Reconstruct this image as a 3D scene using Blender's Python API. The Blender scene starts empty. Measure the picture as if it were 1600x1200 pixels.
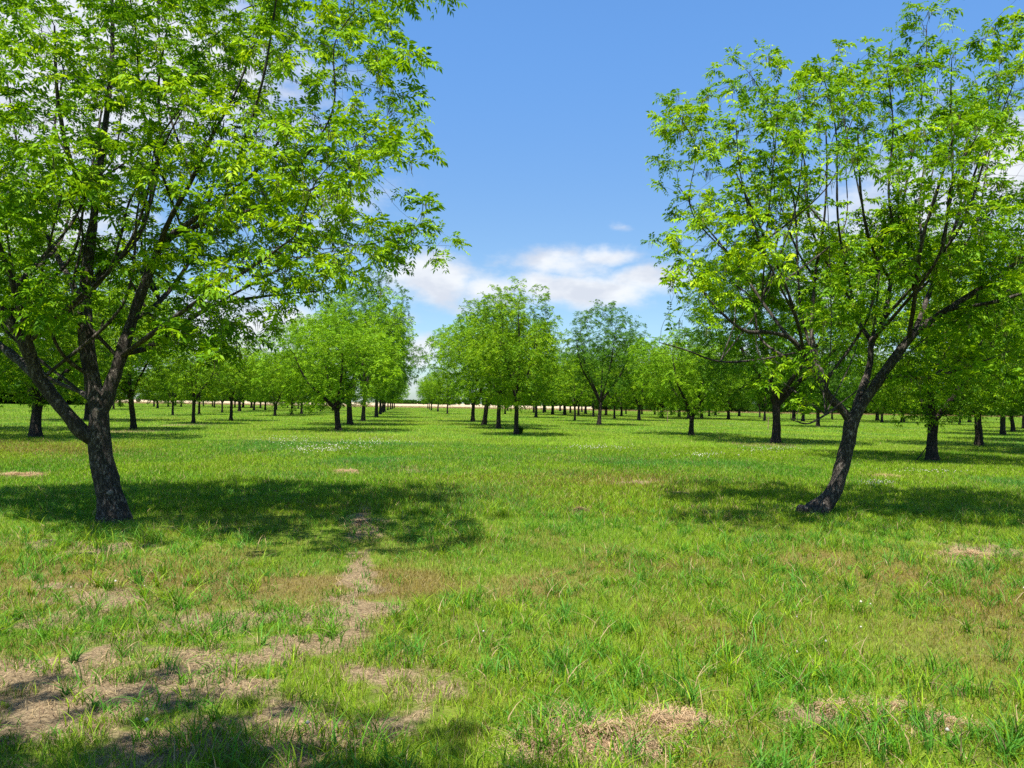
import bpy, math, random
import numpy as np
from mathutils import Matrix, Vector

rng = np.random.default_rng(7)
random.seed(7)
scene = bpy.context.scene
COL = scene.collection
R = math.radians

# ------------------------------------------------------------------ camera
F = 1209.0                       # focal length in pixels of the 1600 px wide photograph
CAM_H = 1.6
PITCH, ROLL = 1.52, 0.9
cam_d = bpy.data.cameras.new("camera")
cam = bpy.data.objects.new("camera", cam_d)
COL.objects.link(cam)
cam_d.sensor_width = 36.0
cam_d.lens = 36.0 * F / 1600.0
cam_d.clip_start = 0.05
cam_d.clip_end = 20000
CM = Matrix.Translation((0, 0, CAM_H)) @ Matrix.Rotation(R(90 + PITCH), 4, 'X') @ Matrix.Rotation(R(ROLL), 4, 'Z')
cam.matrix_world = CM
scene.camera = cam
CR = np.array(CM.to_3x3())


def ray(px, py):
    d = CR @ np.array([(px - 800) / F, -(py - 600) / F, -1.0])
    return d / d[1]              # scaled so that y advances by 1


def gnd(px, py):
    d = ray(px, py)
    t = -CAM_H / d[2]
    return np.array([d[0] * t, t, 0.0])


def at(px, py, Y):
    d = ray(px, py)
    return np.array([d[0] * Y, Y, CAM_H + d[2] * Y])


# ------------------------------------------------------------------ sun and sky
SUN_EL, SUN_AZ = 70.0, 197.0     # azimuth clockwise from +Y: the sun stands behind the camera, a little to the left
az = R(SUN_AZ)
sdir = Vector((math.sin(az) * math.cos(R(SUN_EL)), math.cos(az) * math.cos(R(SUN_EL)), math.sin(R(SUN_EL))))
sun_d = bpy.data.lights.new("sun", 'SUN')
sun_d.energy = 4.5
sun_d.angle = R(0.5)
sun_d.color = (1.0, 0.955, 0.88)
sun = bpy.data.objects.new("sun", sun_d)
COL.objects.link(sun)
sun.rotation_euler = sdir.to_track_quat('Z', 'Y').to_euler()
sun.location = sdir * 50

scene.view_settings.view_transform = 'Standard'
scene.view_settings.look = 'None'
scene.view_settings.gamma = 1.0
scene.view_settings.use_curve_mapping = False
scene.view_settings.exposure = 1.48

world = bpy.data.worlds.new("World")
scene.world = world
world.use_nodes = True
nt = world.node_tree
for n in list(nt.nodes):
    nt.nodes.remove(n)


class NB:
    """small node builder"""
    def __init__(s, tree):
        s.t = tree

    def new(s, typ, **kw):
        n = s.t.nodes.new(typ)
        for k, v in kw.items():
            setattr(n, k, v)
        return n

    def set(s, sock, v):
        if isinstance(v, bpy.types.NodeSocket):
            s.t.links.new(v, sock)
        elif v is not None:
            sock.default_value = v

    def math(s, op, a, b=None, c=None, clamp=False):
        n = s.new('ShaderNodeMath', operation=op)
        n.use_clamp = clamp
        s.set(n.inputs[0], a)
        if b is not None:
            s.set(n.inputs[1], b)
        if c is not None:
            s.set(n.inputs[2], c)
        return n.outputs[0]

    def mix(s, f, a, b, typ='RGBA', blend='MIX'):
        n = s.new('ShaderNodeMix', data_type=typ)
        if typ == 'RGBA':
            n.blend_type = blend
            i, j, o = 6, 7, 2
        else:
            i, j, o = 2, 3, 0
        s.set(n.inputs[0], f)
        s.set(n.inputs[i], a if not isinstance(a, tuple) else (*a, 1.0)[:4])
        s.set(n.inputs[j], b if not isinstance(b, tuple) else (*b, 1.0)[:4])
        return n.outputs[o]

    def noise(s, vec, scale, detail=4, rough=0.55, dist=0.0, out=0):
        n = s.new('ShaderNodeTexNoise')
        if vec is not None:
            s.set(n.inputs['Vector'], vec)
        s.set(n.inputs['Scale'], scale)
        s.set(n.inputs['Detail'], detail)
        s.set(n.inputs['Roughness'], rough)
        s.set(n.inputs['Distortion'], dist)
        return n.outputs[out]

    def ramp(s, f, stops, interp='LINEAR'):
        n = s.new('ShaderNodeValToRGB')
        cr = n.color_ramp
        cr.interpolation = interp
        while len(cr.elements) < len(stops):
            cr.elements.new(0.5)
        for e, (p, c) in zip(cr.elements, stops):
            e.position = p
            e.color = (*c, 1.0) if len(c) == 3 else c
        s.set(n.inputs[0], f)
        return n.outputs[0]

    def mapr(s, v, a, b, c=0.0, d=1.0, smooth=True):
        n = s.new('ShaderNodeMapRange')
        n.interpolation_type = 'SMOOTHSTEP' if smooth else 'LINEAR'
        s.set(n.inputs[0], v)
        for i, q in enumerate((a, b, c, d)):
            s.set(n.inputs[1 + i], q)
        return n.outputs[0]


w = NB(nt)
sky = w.new('ShaderNodeTexSky', sky_type='NISHITA')
sky.sun_disc = False
sky.sun_elevation = R(SUN_EL)
sky.sun_rotation = R(SUN_AZ)
sky.altitude = 60
sky.air_density = 1.0
sky.dust_density = 0.6
sky.ozone_density = 2.2
tc = w.new('ShaderNodeTexCoord')
sep = w.new('ShaderNodeSeparateXYZ')
w.set(sep.inputs[0], tc.outputs['Generated'])
azn = w.math('ARCTAN2', sep.outputs[0], sep.outputs[1])
eln = w.math('ARCSINE', sep.outputs[2])
# warp the two angles so that the cloud outlines are ragged
wn = w.new('ShaderNodeTexNoise')
w.set(wn.inputs['Vector'], tc.outputs['Generated'])
wn.inputs['Scale'].default_value = 14
wn.inputs['Detail'].default_value = 5
wsep = w.new('ShaderNodeSeparateColor')
w.set(wsep.inputs[0], wn.outputs['Color'])
azw = w.math('ADD', azn, w.math('MULTIPLY', w.math('SUBTRACT', wsep.outputs[0], 0.5), 0.09))
elw = w.math('ADD', eln, w.math('MULTIPLY', w.math('SUBTRACT', wsep.outputs[1], 0.5), 0.045))
# (photo x, photo y, half width, half height, strength) -> a cloud direction in the sky
CLOUDS = [(668, 438, 66, 34, 1.25), (760, 450, 80, 26, .9), (880, 412, 85, 26, .8), (955, 400, 50, 18, .8), (900, 455, 120, 28, 1.0),
          (985, 440, 75, 26, .9), (655, 548, 52, 24, 1.0), (700, 552, 50, 14, .7), (970, 352, 22, 9, .5), (820, 470, 170, 22, .6),
          (200, 90, 240, 120, 1.1), (30, 330, 140, 110, 1.0), (330, 520, 260, 60, .9), (-150, 200, 150, 200, 1.0), (90, 190, 150, 90, 1.0),
          (1590, 265, 70, 60, 1.1), (1420, 330, 170, 80, .75), (1330, 440, 160, 50, .7), (1700, 330, 120, 90, 1.0),
          (1150, 560, 300, 30, .7), (800, 600, 900, 16, .5), (1480, 190, 120, 70, .4), (520, 330, 120, 70, .5)]
dens = None
for (cx, cy, hx, hy, s_) in CLOUDS:
    d = ray(cx, cy)
    d = d / np.linalg.norm(d)
    a0, e0 = math.atan2(d[0], d[1]), math.asin(d[2])
    qa = w.math('MULTIPLY', w.math('SUBTRACT', azw, a0), F / hx)
    qe = w.math('MULTIPLY', w.math('SUBTRACT', elw, e0), F / hy)
    r2 = w.math('ADD', w.math('MULTIPLY', qa, qa), w.math('MULTIPLY', qe, qe))
    g = w.math('MULTIPLY', w.math('EXPONENT', w.math('MULTIPLY', r2, -0.8)), s_)
    dens = g if dens is None else w.math('MAXIMUM', dens, g)
# scattered fair weather cloud over the rest of the sky (behind and above the viewpoint)
mp = w.new('ShaderNodeMapping')
w.set(mp.inputs[0], tc.outputs['Generated'])
mp.inputs['Scale'].default_value = (1, 1, 2.2)
cn = w.noise(mp.outputs[0], 17.0, 8, 0.6)
ragged = w.math('ADD', dens, w.math('MULTIPLY', w.math('SUBTRACT', cn, 0.5), 1.15))
cmask = w.mapr(ragged, 0.16, 0.92)
cmask = w.math('MULTIPLY', cmask, w.mapr(dens, 0.02, 0.3))
cshade = w.noise(mp.outputs[0], 16.0, 4, 0.5)
ccol = w.mix(w.mapr(cshade, 0.35, 0.62), (4.6, 4.85, 5.4), (6.0, 6.15, 6.35))
skyc = w.mix(1.0, sky.outputs[0], w.mix(w.mapr(eln, 0.12, 0.5), (0.76, 0.91, 1.02), (0.79, 1.18, 1.49)), blend='MULTIPLY')
full = w.mix(w.math('MULTIPLY', cmask, 0.93), skyc, ccol)
bg = w.new('ShaderNodeBackground')
w.set(bg.inputs[0], full)
bg.inputs[1].default_value = 0.058
wo = w.new('ShaderNodeOutputWorld')
nt.links.new(bg.outputs[0], wo.inputs[0])

cy = scene.cycles
cy.max_bounces = 8
cy.diffuse_bounces = 4
cy.transmission_bounces = 4
cy.glossy_bounces = 2
cy.sample_clamp_indirect = 6.0
cy.use_denoising = False

# ------------------------------------------------------------------ helpers
T2 = rng.random((256, 256)).astype(np.float32)
T3 = rng.random((64, 64, 64)).astype(np.float32)


def vn2(x, y):
    xi, yi = np.floor(x).astype(int), np.floor(y).astype(int)
    fx, fy = x - xi, y - yi
    fx, fy = fx * fx * (3 - 2 * fx), fy * fy * (3 - 2 * fy)
    a, b, c, d = T2[xi & 255, yi & 255], T2[(xi + 1) & 255, yi & 255], T2[xi & 255, (yi + 1) & 255], T2[(xi + 1) & 255, (yi + 1) & 255]
    return (a * (1 - fx) + b * fx) * (1 - fy) + (c * (1 - fx) + d * fx) * fy


def fbm2(x, y, s, o=4, off=0.0):
    r, amp, tot = 0, 1.0, 0
    for k in range(o):
        r = r + amp * vn2(x * s + off + 17.3 * k, y * s + off * 1.7 + 9.1 * k)
        tot += amp
        amp *= .5
        s *= 2.03
    return r / tot


def vn3(p):
    i = np.floor(p).astype(int)
    f = p - i
    f = f * f * (3 - 2 * f)
    r = 0
    for dx in (0, 1):
        for dy in (0, 1):
            for dz in (0, 1):
                wgt = (f[:, 0] if dx else 1 - f[:, 0]) * (f[:, 1] if dy else 1 - f[:, 1]) * (f[:, 2] if dz else 1 - f[:, 2])
                r = r + wgt * T3[(i[:, 0] + dx) & 63, (i[:, 1] + dy) & 63, (i[:, 2] + dz) & 63]
    return r


def sstep(x, a, b):
    t = np.clip((x - a) / (b - a), 0, 1)
    return t * t * (3 - 2 * t)


def mesh_np(name, verts, faces, mat=None, smooth=False, fattr=None, cattr=None):
    """faces: (n,k) array, or a list of such arrays"""
    me = bpy.data.meshes.new(name)
    fl = faces if isinstance(faces, list) else [faces]
    fl = [f for f in fl if len(f)]
    loops = np.concatenate([f.ravel() for f in fl]).astype(np.int32)
    cnt = np.concatenate([np.full(len(f), f.shape[1], np.int32) for f in fl])
    st = np.concatenate([[0], np.cumsum(cnt)[:-1]]).astype(np.int32)
    me.vertices.add(len(verts))
    me.vertices.foreach_set('co', np.ascontiguousarray(verts, np.float32).ravel())
    me.loops.add(len(loops))
    me.loops.foreach_set('vertex_index', loops)
    me.polygons.add(len(cnt))
    me.polygons.foreach_set('loop_start', st)
    me.polygons.foreach_set('loop_total', cnt)
    if smooth:
        me.polygons.foreach_set('use_smooth', np.ones(len(cnt), bool))
    if fattr is not None:
        for k, v in fattr.items():
            a = me.attributes.new(k, 'FLOAT', 'POINT')
            a.data.foreach_set('value', np.ascontiguousarray(v, np.float32))
    if cattr is not None:
        a = me.attributes.new('tint', 'FLOAT_COLOR', 'POINT')
        c4 = np.ones((len(verts), 4), np.float32)
        c4[:, :3] = cattr
        a.data.foreach_set('color', c4.ravel())
    me.update(calc_edges=True)
    if mat:
        me.materials.append(mat)
    return me


def link(name, data, parent=None):
    o = bpy.data.objects.new(name, data)
    COL.objects.link(o)
    if parent:
        o.parent = parent
    return o


def tag(o, label=None, cat=None, group=None, kind=None):
    if label:
        o['label'] = label
    if cat:
        o['category'] = cat
    if group:
        o['group'] = group
    if kind:
        o['kind'] = kind
    return o


# ------------------------------------------------------------------ materials
def new_mat(name):
    m = bpy.data.materials.new(name)
    m.use_nodes = True
    m.node_tree.nodes.clear()
    b = NB(m.node_tree)
    out = b.new('ShaderNodeOutputMaterial')
    return m, b, out


def leafy(name, attr_ramp=None, trans=0.4, rough=0.45, tscale=(1.25, 1.2, 0.6), spec=0.35, use_tint=False, val=1.0):
    m, b, out = new_mat(name)
    at_ = b.new('ShaderNodeAttribute', attribute_name='tint')
    if use_tint:
        colr = at_.outputs['Color']
    else:
        colr = b.ramp(at_.outputs['Fac'], attr_ramp)
    if val != 1.0:
        colr = b.mix(1.0, colr, (val, val, val), blend='MULTIPLY')
    p = b.new('ShaderNodeBsdfPrincipled')
    b.set(p.inputs['Base Color'], colr)
    p.inputs['Roughness'].default_value = rough
    p.inputs['Specular IOR Level'].default_value = spec
    t = b.new('ShaderNodeBsdfTranslucent')
    b.set(t.inputs['Color'], b.mix(1.0, colr, tscale, blend='MULTIPLY'))
    mx = b.new('ShaderNodeMixShader')
    mx.inputs[0].default_value = trans
    b.t.links.new(p.outputs[0], mx.inputs[1])
    b.t.links.new(t.outputs[0], mx.inputs[2])
    b.t.links.new(mx.outputs[0], out.inputs[0])
    return m


LEAF_RAMP = [(0.0, (0.026, 0.085, 0.004)), (0.35, (0.098, 0.222, 0.005)), (0.7, (0.235, 0.385, 0.007)), (1.0, (0.39, 0.5, 0.012))]
LEAF = leafy('pecan_leaf', LEAF_RAMP, trans=0.33, spec=0.07, rough=.5)
LEAF_DARK = leafy('deep_green_leaf', [(0.0, (0.022, 0.066, 0.005)), (0.5, (0.062, 0.155, 0.007)), (1.0, (0.14, 0.265, 0.010))], trans=0.26, spec=0.08)
LEAF_YEL = leafy('young_leaf', [(0.0, (0.045, 0.12, 0.006)), (0.5, (0.15, 0.30, 0.008)), (1.0, (0.31, 0.45, 0.012))], trans=0.28, spec=0.08)
LEAF_MID = leafy('orchard_leaf', LEAF_RAMP, trans=0.28, spec=0.08, val=.86)
GRASS = leafy('grass_blade', use_tint=True, trans=0.33, rough=0.55, spec=0.14)
CATKIN = leafy('catkin', [(0, (0.05, 0.055, 0.012)), (0.6, (0.10, 0.12, 0.02)), (1, (0.20, 0.2, 0.04))], trans=0.2)


def bark_mat(name, c0, c1, c2, fleck=0.5):
    m, b, out = new_mat(name)
    g = b.new('ShaderNodeTexCoord')
    mp_ = b.new('ShaderNodeMapping')
    b.set(mp_.inputs[0], g.outputs['Object'])
    mp_.inputs['Scale'].default_value = (1, 1, 0.38)
    f1 = b.noise(mp_.outputs[0], 30, 6, 0.68, 1.2)
    plate = b.mapr(f1, 0.40, 0.62)
    n1 = b.noise(mp_.outputs[0], 75, 4, 0.7, 0.6)
    n2 = b.noise(g.outputs['Object'], 6, 4, 0.6)
    base = b.mix(plate, c0, c1)
    base = b.mix(b.math('MULTIPLY', b.math('MULTIPLY', b.mapr(n1, 0.52, 0.64), b.mapr(f1, .5, .62)), fleck), base, c2)
    base = b.mix(b.mapr(n2, 0.5, 0.7, 0, 0.6), base, c0)
    # damp brown patches
    n3 = b.noise(g.outputs['Object'], 3.1, 3, 0.6)
    base = b.mix(b.mapr(n3, 0.56, 0.72, 0, 0.45), base, (0.05, 0.035, 0.02))
    p = b.new('ShaderNodeBsdfPrincipled')
    b.set(p.inputs['Base Color'], base)
    p.inputs['Roughness'].default_value = 0.9
    p.inputs['Specular IOR Level'].default_value = 0.2
    bp = b.new('ShaderNodeBump')
    bp.inputs['Strength'].default_value = 0.9
    bp.inputs['Distance'].default_value = 0.02
    b.set(bp.inputs['Height'], b.math('ADD', plate, b.math('MULTIPLY', n1, 0.5)))
    b.t.links.new(bp.outputs[0], p.inputs['Normal'])
    b.t.links.new(p.outputs[0], out.inputs[0])
    return m


BARK = bark_mat('pecan_bark', (0.024, 0.019, 0.015), (0.125, 0.104, 0.083), (0.33, 0.3, 0.26), .95)
BARK_FAR = bark_mat('grey_bark', (0.014, 0.011, 0.008), (0.06, 0.046, 0.034), (0.2, 0.17, 0.14), 0.6)


def plain(name, col, rough=0.8, nscale=20, var=0.35):
    m, b, out = new_mat(name)
    g = b.new('ShaderNodeTexCoord')
    n = b.noise(g.outputs['Object'], nscale, 5, 0.6)
    c = b.mix(n, tuple(q * (1 - var) for q in col), tuple(min(1, q * (1 + var)) for q in col))
    p = b.new('ShaderNodeBsdfPrincipled')
    b.set(p.inputs['Base Color'], c)
    p.inputs['Roughness'].default_value = rough
    bp = b.new('ShaderNodeBump')
    bp.inputs['Strength'].default_value = 0.5
    bp.inputs['Distance'].default_value = 0.01
    b.set(bp.inputs['Height'], n)
    b.t.links.new(bp.outputs[0], p.inputs['Normal'])
    b.t.links.new(p.outputs[0], out.inputs[0])
    return m


WOUND = plain('pale_cut_wood', (0.34, 0.27, 0.2))
STAKE = plain('weathered_wood', (0.2, 0.11, 0.08))
PALE = plain('pale_plastic', (0.5, 0.47, 0.36), nscale=6, var=.15)

# ------------------------------------------------------------------ where the ground is bare, dry or lush
# photo spots (x, y, half width px, half height px, strength) turned into ground patches
BARE_PX = [(300, 1020, 330, 110, .62), (480, 1010, 180, 80, .6), (100, 1090, 230, 110, .62), (330, 1130, 300, 80, .6), (556, 900, 30, 60, .75), (568, 818, 26, 24, .85), (552, 965, 34, 40, .75),
           (130, 930, 150, 40, .5), (560, 950, 70, 40, .65), (590, 1060, 120, 60, .5), (920, 1150, 110, 50, .9), (640, 1100, 130, 70, .55), (1060, 1130, 80, 40, .6), (1330, 1110, 130, 30, .6), (1460, 1125, 70, 35, .5),
           (1520, 866, 75, 14, .75), (1150, 800, 110, 14, .45), (1480, 850, 160, 14, .3), (160, 855, 120, 14, .7), (60, 845, 90, 16, .45), (300, 830, 180, 16, .35), (540, 737, 24, 5, .9), (640, 735, 30, 4, .6), (30, 743, 45, 4, .9),
           (905, 800, 16, 7, .9), (1385, 745, 45, 4, .8), (985, 753, 60, 5, .7), (1065, 772, 30, 5, .6), (1030, 755, 60, 6, .45), (215, 674, 45, 2.5, .9), (1200, 694, 70, 3, .5), (305, 663, 30, 1.5, .6)]
RUST_PX = [(1420, 900, 230, 60, .75), (1560, 960, 170, 90, .8), (1270, 870, 130, 30, .55), (930, 720, 70, 4, .3), (980, 745, 120, 8, .35), (870, 920, 160, 40, .3), (620, 880, 120, 50, .45), (700, 1000, 150, 60, .35),
           (60, 700, 130, 10, .6), (1500, 1060, 180, 40, .3), (330, 900, 300, 30, .4), (960, 757, 90, 5, .35)]


def patch_field(L, X, Y):
    f = np.zeros_like(X)
    for (px, py, hx, hy, s) in L:
        c = gnd(px, py)
        n_, fr = gnd(px, py - hy), gnd(px, py + hy)
        ry = abs(n_[1] - fr[1]) / 2
        rx = hx / F * c[1]
        q = ((X - c[0] - (Y - c[1]) * (c[0] / max(c[1], .1))) / rx) ** 2 + ((Y - c[1]) / ry) ** 2
        f = np.maximum(f, s * np.exp(-0.8 * q))
    return f


def bare(X, Y):
    f = patch_field(BARE_PX, X, Y)
    n = fbm2(X, Y, 3.6, 4, 3.1)
    n2 = fbm2(X, Y, 0.35, 3, 8.7)
    v = f * 1.35 + (n - 0.5) * 1.5 * np.minimum(1, f * 2.2 + .12) + (n2 - .5) * 0.25
    return sstep(v, 0.2, 1.0)


def rust(X, Y):
    f = patch_field(RUST_PX, X, Y)
    n = fbm2(X, Y, 0.7, 4, 13.1)
    n2 = fbm2(X, Y, 0.09, 3, 5.7)
    return np.clip(f * (0.35 + 1.5 * n) + 0.25 * sstep(n2, .55, .75) * n + 0.6 * sstep(n, .47, .66) * sstep(-np.hypot(X, Y), -13, -7), 0, 1)


# ------------------------------------------------------------------ ground
def axis(lo, hi, fine_lo, fine_hi, step, g=1.22):
    a = list(np.arange(fine_lo, fine_hi + 1e-6, step))
    s, v = step, a[-1]
    while v < hi:
        s *= g
        v += s
        a.append(min(v, hi))
    s, v = step, a[0]
    b = []
    while v > lo:
        s *= g
        v -= s
        b.append(max(v, lo))
    return np.array(b[::-1] + a)


def ground_z(X, Y):
    r = np.hypot(X, Y)
    k = np.clip(1 - r / 60, 0, 1)
    return (fbm2(X, Y, 0.5, 3, 1.0) - 0.5) * 0.05 * k


gx = axis(-5000, 5000, -9, 9, 0.09)
gy = axis(-300, 9000, 2.4, 17, 0.09)
GX, GY = np.meshgrid(gx, gy)
gv = np.stack([GX.ravel(), GY.ravel(), ground_z(GX, GY).ravel()], 1)
nx, ny = len(gx), len(gy)
ii = (np.arange(ny - 1)[:, None] * nx + np.arange(nx - 1)[None, :]).ravel()
gf = np.stack([ii, ii + 1, ii + 1 + nx, ii + nx], 1)
GB = bare(gv[:, 0], gv[:, 1])
GRU = rust(gv[:, 0], gv[:, 1])

m, b, out = new_mat('orchard_soil_and_turf')
g = b.new('ShaderNodeTexCoord')
ab = b.new('ShaderNodeAttribute', attribute_name='bare')
ar = b.new('ShaderNodeAttribute', attribute_name='rust')
P = g.outputs['Object']
nf = b.noise(P, 55, 5, 0.7)
nm = b.noise(P, 9, 5, 0.6)
nl = b.noise(P, 0.25, 4, 0.6)
nmid = b.noise(P, 2.2, 4, 0.6)
green = b.ramp(nm, [(0.25, (0.05, 0.075, 0.010)), (0.5, (0.095, 0.15, 0.012)), (0.75, (0.16, 0.21, 0.02))])
green = b.mix(b.mapr(nl, 0.4, 0.65, 0, .7), green, (0.14, 0.25, 0.012))
green = b.mix(b.mapr(nmid, 0.5, 0.75, 0, .5), green, (0.17, 0.20, 0.02))
green = b.mix(b.math('MULTIPLY', ar.outputs['Fac'], 0.75), green, (0.16, 0.10, 0.045))
soil = b.ramp(nf, [(0.25, (0.05, 0.036, 0.02)), (0.42, (0.13, 0.094, 0.052)), (0.58, (0.25, 0.185, 0.105)), (0.8, (0.40, 0.31, 0.185))])
patchy = b.mapr(b.math('ADD', ab.outputs['Fac'], b.math('MULTIPLY', b.math('SUBTRACT', b.noise(P, 8, 4, 0.6), 0.5), 0.9)), 0.25, 0.7)
colr = b.mix(patchy, green, soil)
p = b.new('ShaderNodeBsdfPrincipled')
b.set(p.inputs['Base Color'], colr)
p.inputs['Roughness'].default_value = 0.95
p.inputs['Specular IOR Level'].default_value = 0.1
bp = b.new('ShaderNodeBump')
bp.inputs['Strength'].default_value = 0.8
bp.inputs['Distance'].default_value = 0.03
b.set(bp.inputs['Height'], b.math('ADD', nf, nm))
b.t.links.new(bp.outputs[0], p.inputs['Normal'])
b.t.links.new(p.outputs[0], out.inputs[0])
gme = mesh_np('ground', gv, gf, m, True, {'bare': GB, 'rust': GRU})
tag(link('ground', gme), 'flat mown orchard ground with dry bare patches', 'ground', kind='structure')

# dry field beyond the orchard
FIELD_Y = 262.0
m, b, out = new_mat('dry_field')
g = b.new('ShaderNodeTexCoord')
n1 = b.noise(g.outputs['Object'], 0.03, 5, 0.6)
n2 = b.noise(g.outputs['Object'], 1.2, 4, 0.6)
c = b.ramp(n1, [(0.3, (0.26, 0.19, 0.10)), (0.5, (0.36, 0.28, 0.17)), (0.7, (0.31, 0.25, 0.13))])
c = b.mix(b.mapr(n2, .4, .7, 0, .4), c, (0.34, 0.24, 0.12))
p = b.new('ShaderNodeBsdfPrincipled')
b.set(p.inputs['Base Color'], c)
p.inputs['Roughness'].default_value = 0.95
b.t.links.new(p.outputs[0], out.inputs[0])
fx = np.linspace(-2500, 2500, 200)
fe = FIELD_Y + (fbm2(fx, fx * 0, 0.02, 3) - .5) * 12 - 0.02 * (fx > 0) * fx
fv = np.concatenate([np.stack([fx, fe, fx * 0 + .02], 1), np.stack([fx, fx * 0 + 4000, fx * 0 + .02], 1)])
k = np.arange(199)
tag(link('field', mesh_np('field', fv, np.stack([k, k + 1, k + 201, k + 200], 1), m)), 'pale dry field beyond the orchard', 'field', kind='structure')


# ------------------------------------------------------------------ blades
def blades(name, pos, h, wd, lean, col, segs, droop=0.35, base_z=None):
    """pos (N,2) -> one mesh of tapering blades; every blade has its own colour"""
    N = len(pos)
    ang = rng.uniform(0, 2 * np.pi, N)
    side = np.stack([np.cos(ang), np.sin(ang), np.zeros(N)], 1)
    la = rng.uniform(0, 2 * np.pi, N)
    ld = np.stack([np.cos(la), np.sin(la), np.zeros(N)], 1)
    base = np.zeros((N, 3))
    base[:, :2] = pos
    base[:, 2] = (ground_z(pos[:, 0], pos[:, 1]) if base_z is None else base_z) - 0.004
    vs, rows = [], []
    for s in range(segs):
        t = s / segs
        c = base + np.outer(h * (t - droop * lean * t * t * .6), [0, 0, 1]) + ld * (h * lean * t * t)[:, None]
        wv = side * (wd * (1 - t) ** 0.6 * 0.5 * (0.75 + 0.5 * min(1, t * 3)))[:, None]
        vs += [c - wv, c + wv]
    tip = base + np.outer(h * (1 - droop * lean * .6), [0, 0, 1]) + ld * (h * lean)[:, None]
    vs.append(tip)
    V = np.stack(vs, 1)                     # N, 2*segs+1, 3
    K = V.shape[1]
    o = np.arange(N)[:, None] * K
    fs = []
    for s in range(segs - 1):
        fs.append(o + np.array([[2 * s, 2 * s + 1, 2 * s + 3, 2 * s + 2]]))
    tri = o + np.array([[2 * segs - 2, 2 * segs - 1, 2 * segs]])
    faces = [np.concatenate(fs)] if fs else []
    faces.append(tri)
    C = np.repeat(col, K, axis=0)
    return mesh_np(name, V.reshape(-1, 3), faces, GRASS, False, None, C)


def wedge(n, d0, d1, p=1.0, ang=0.74, extra=1.5):
    """random ground points in the camera's wedge; p: density falls as d**-(2-2p)... p=1 uniform"""
    u = rng.random(n)
    if p == 1.0:
        d = np.sqrt(d0 * d0 + u * (d1 * d1 - d0 * d0))
    elif p == 0.0:
        d = d0 * (d1 / d0) ** u
    else:
        q = 2 * p
        d = (d0 ** q + u * (d1 ** q - d0 ** q)) ** (1 / q)
    x = rng.uniform(-1, 1, n) * (d * ang + extra)
    return np.stack([x, d], 1)


G_MID = np.array([0.105, 0.265, 0.012])
G_YEL = np.array([0.24, 0.37, 0.012])
G_BLU = np.array([0.085, 0.25, 0.04])
G_DRK = np.array([0.045, 0.14, 0.009])
G_STR = np.array([0.40, 0.29, 0.15])
G_RST = np.array([0.25, 0.135, 0.04])


def grass_col(pos, n=None):
    N = len(pos)
    X, Y = pos[:, 0], pos[:, 1]
    t = rng.random(N)
    a = .115 + fbm2(X, Y, 0.3, 4, 21.0) + (rng.random(N) - .5) * .35
    lane = X * .9914 + Y * .1305          # mown strips run along the rows
    a = a + .065 * np.sign(np.sin(lane * 1.75 + .6)) * sstep(Y, 12, 22)
    bl = sstep(fbm2(X, Y, 0.25, 3, 41.0) + (rng.random(N) - .5) * .4, .58, .85)
    c = G_MID[None] * (1 - sstep(a, .42, .62))[:, None] + G_YEL[None] * sstep(a, .42, .62)[:, None]
    c = c * (1 - bl[:, None]) + G_BLU * bl[:, None]
    dk = (t < .2)
    c[dk] = c[dk] * .35 + G_DRK * .65
    ru = rust(X, Y)
    k = rng.random(N) < ru * .95
    c[k] = c[k] * .25 + G_RST * .75
    s = rng.random(N) < 0.085 + 0.3 * bare(X, Y)
    c[s] = G_STR * rng.uniform(.6, 1.15, (s.sum(), 1))
    return c * rng.uniform(.46, 1.2, (N, 1))


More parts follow.
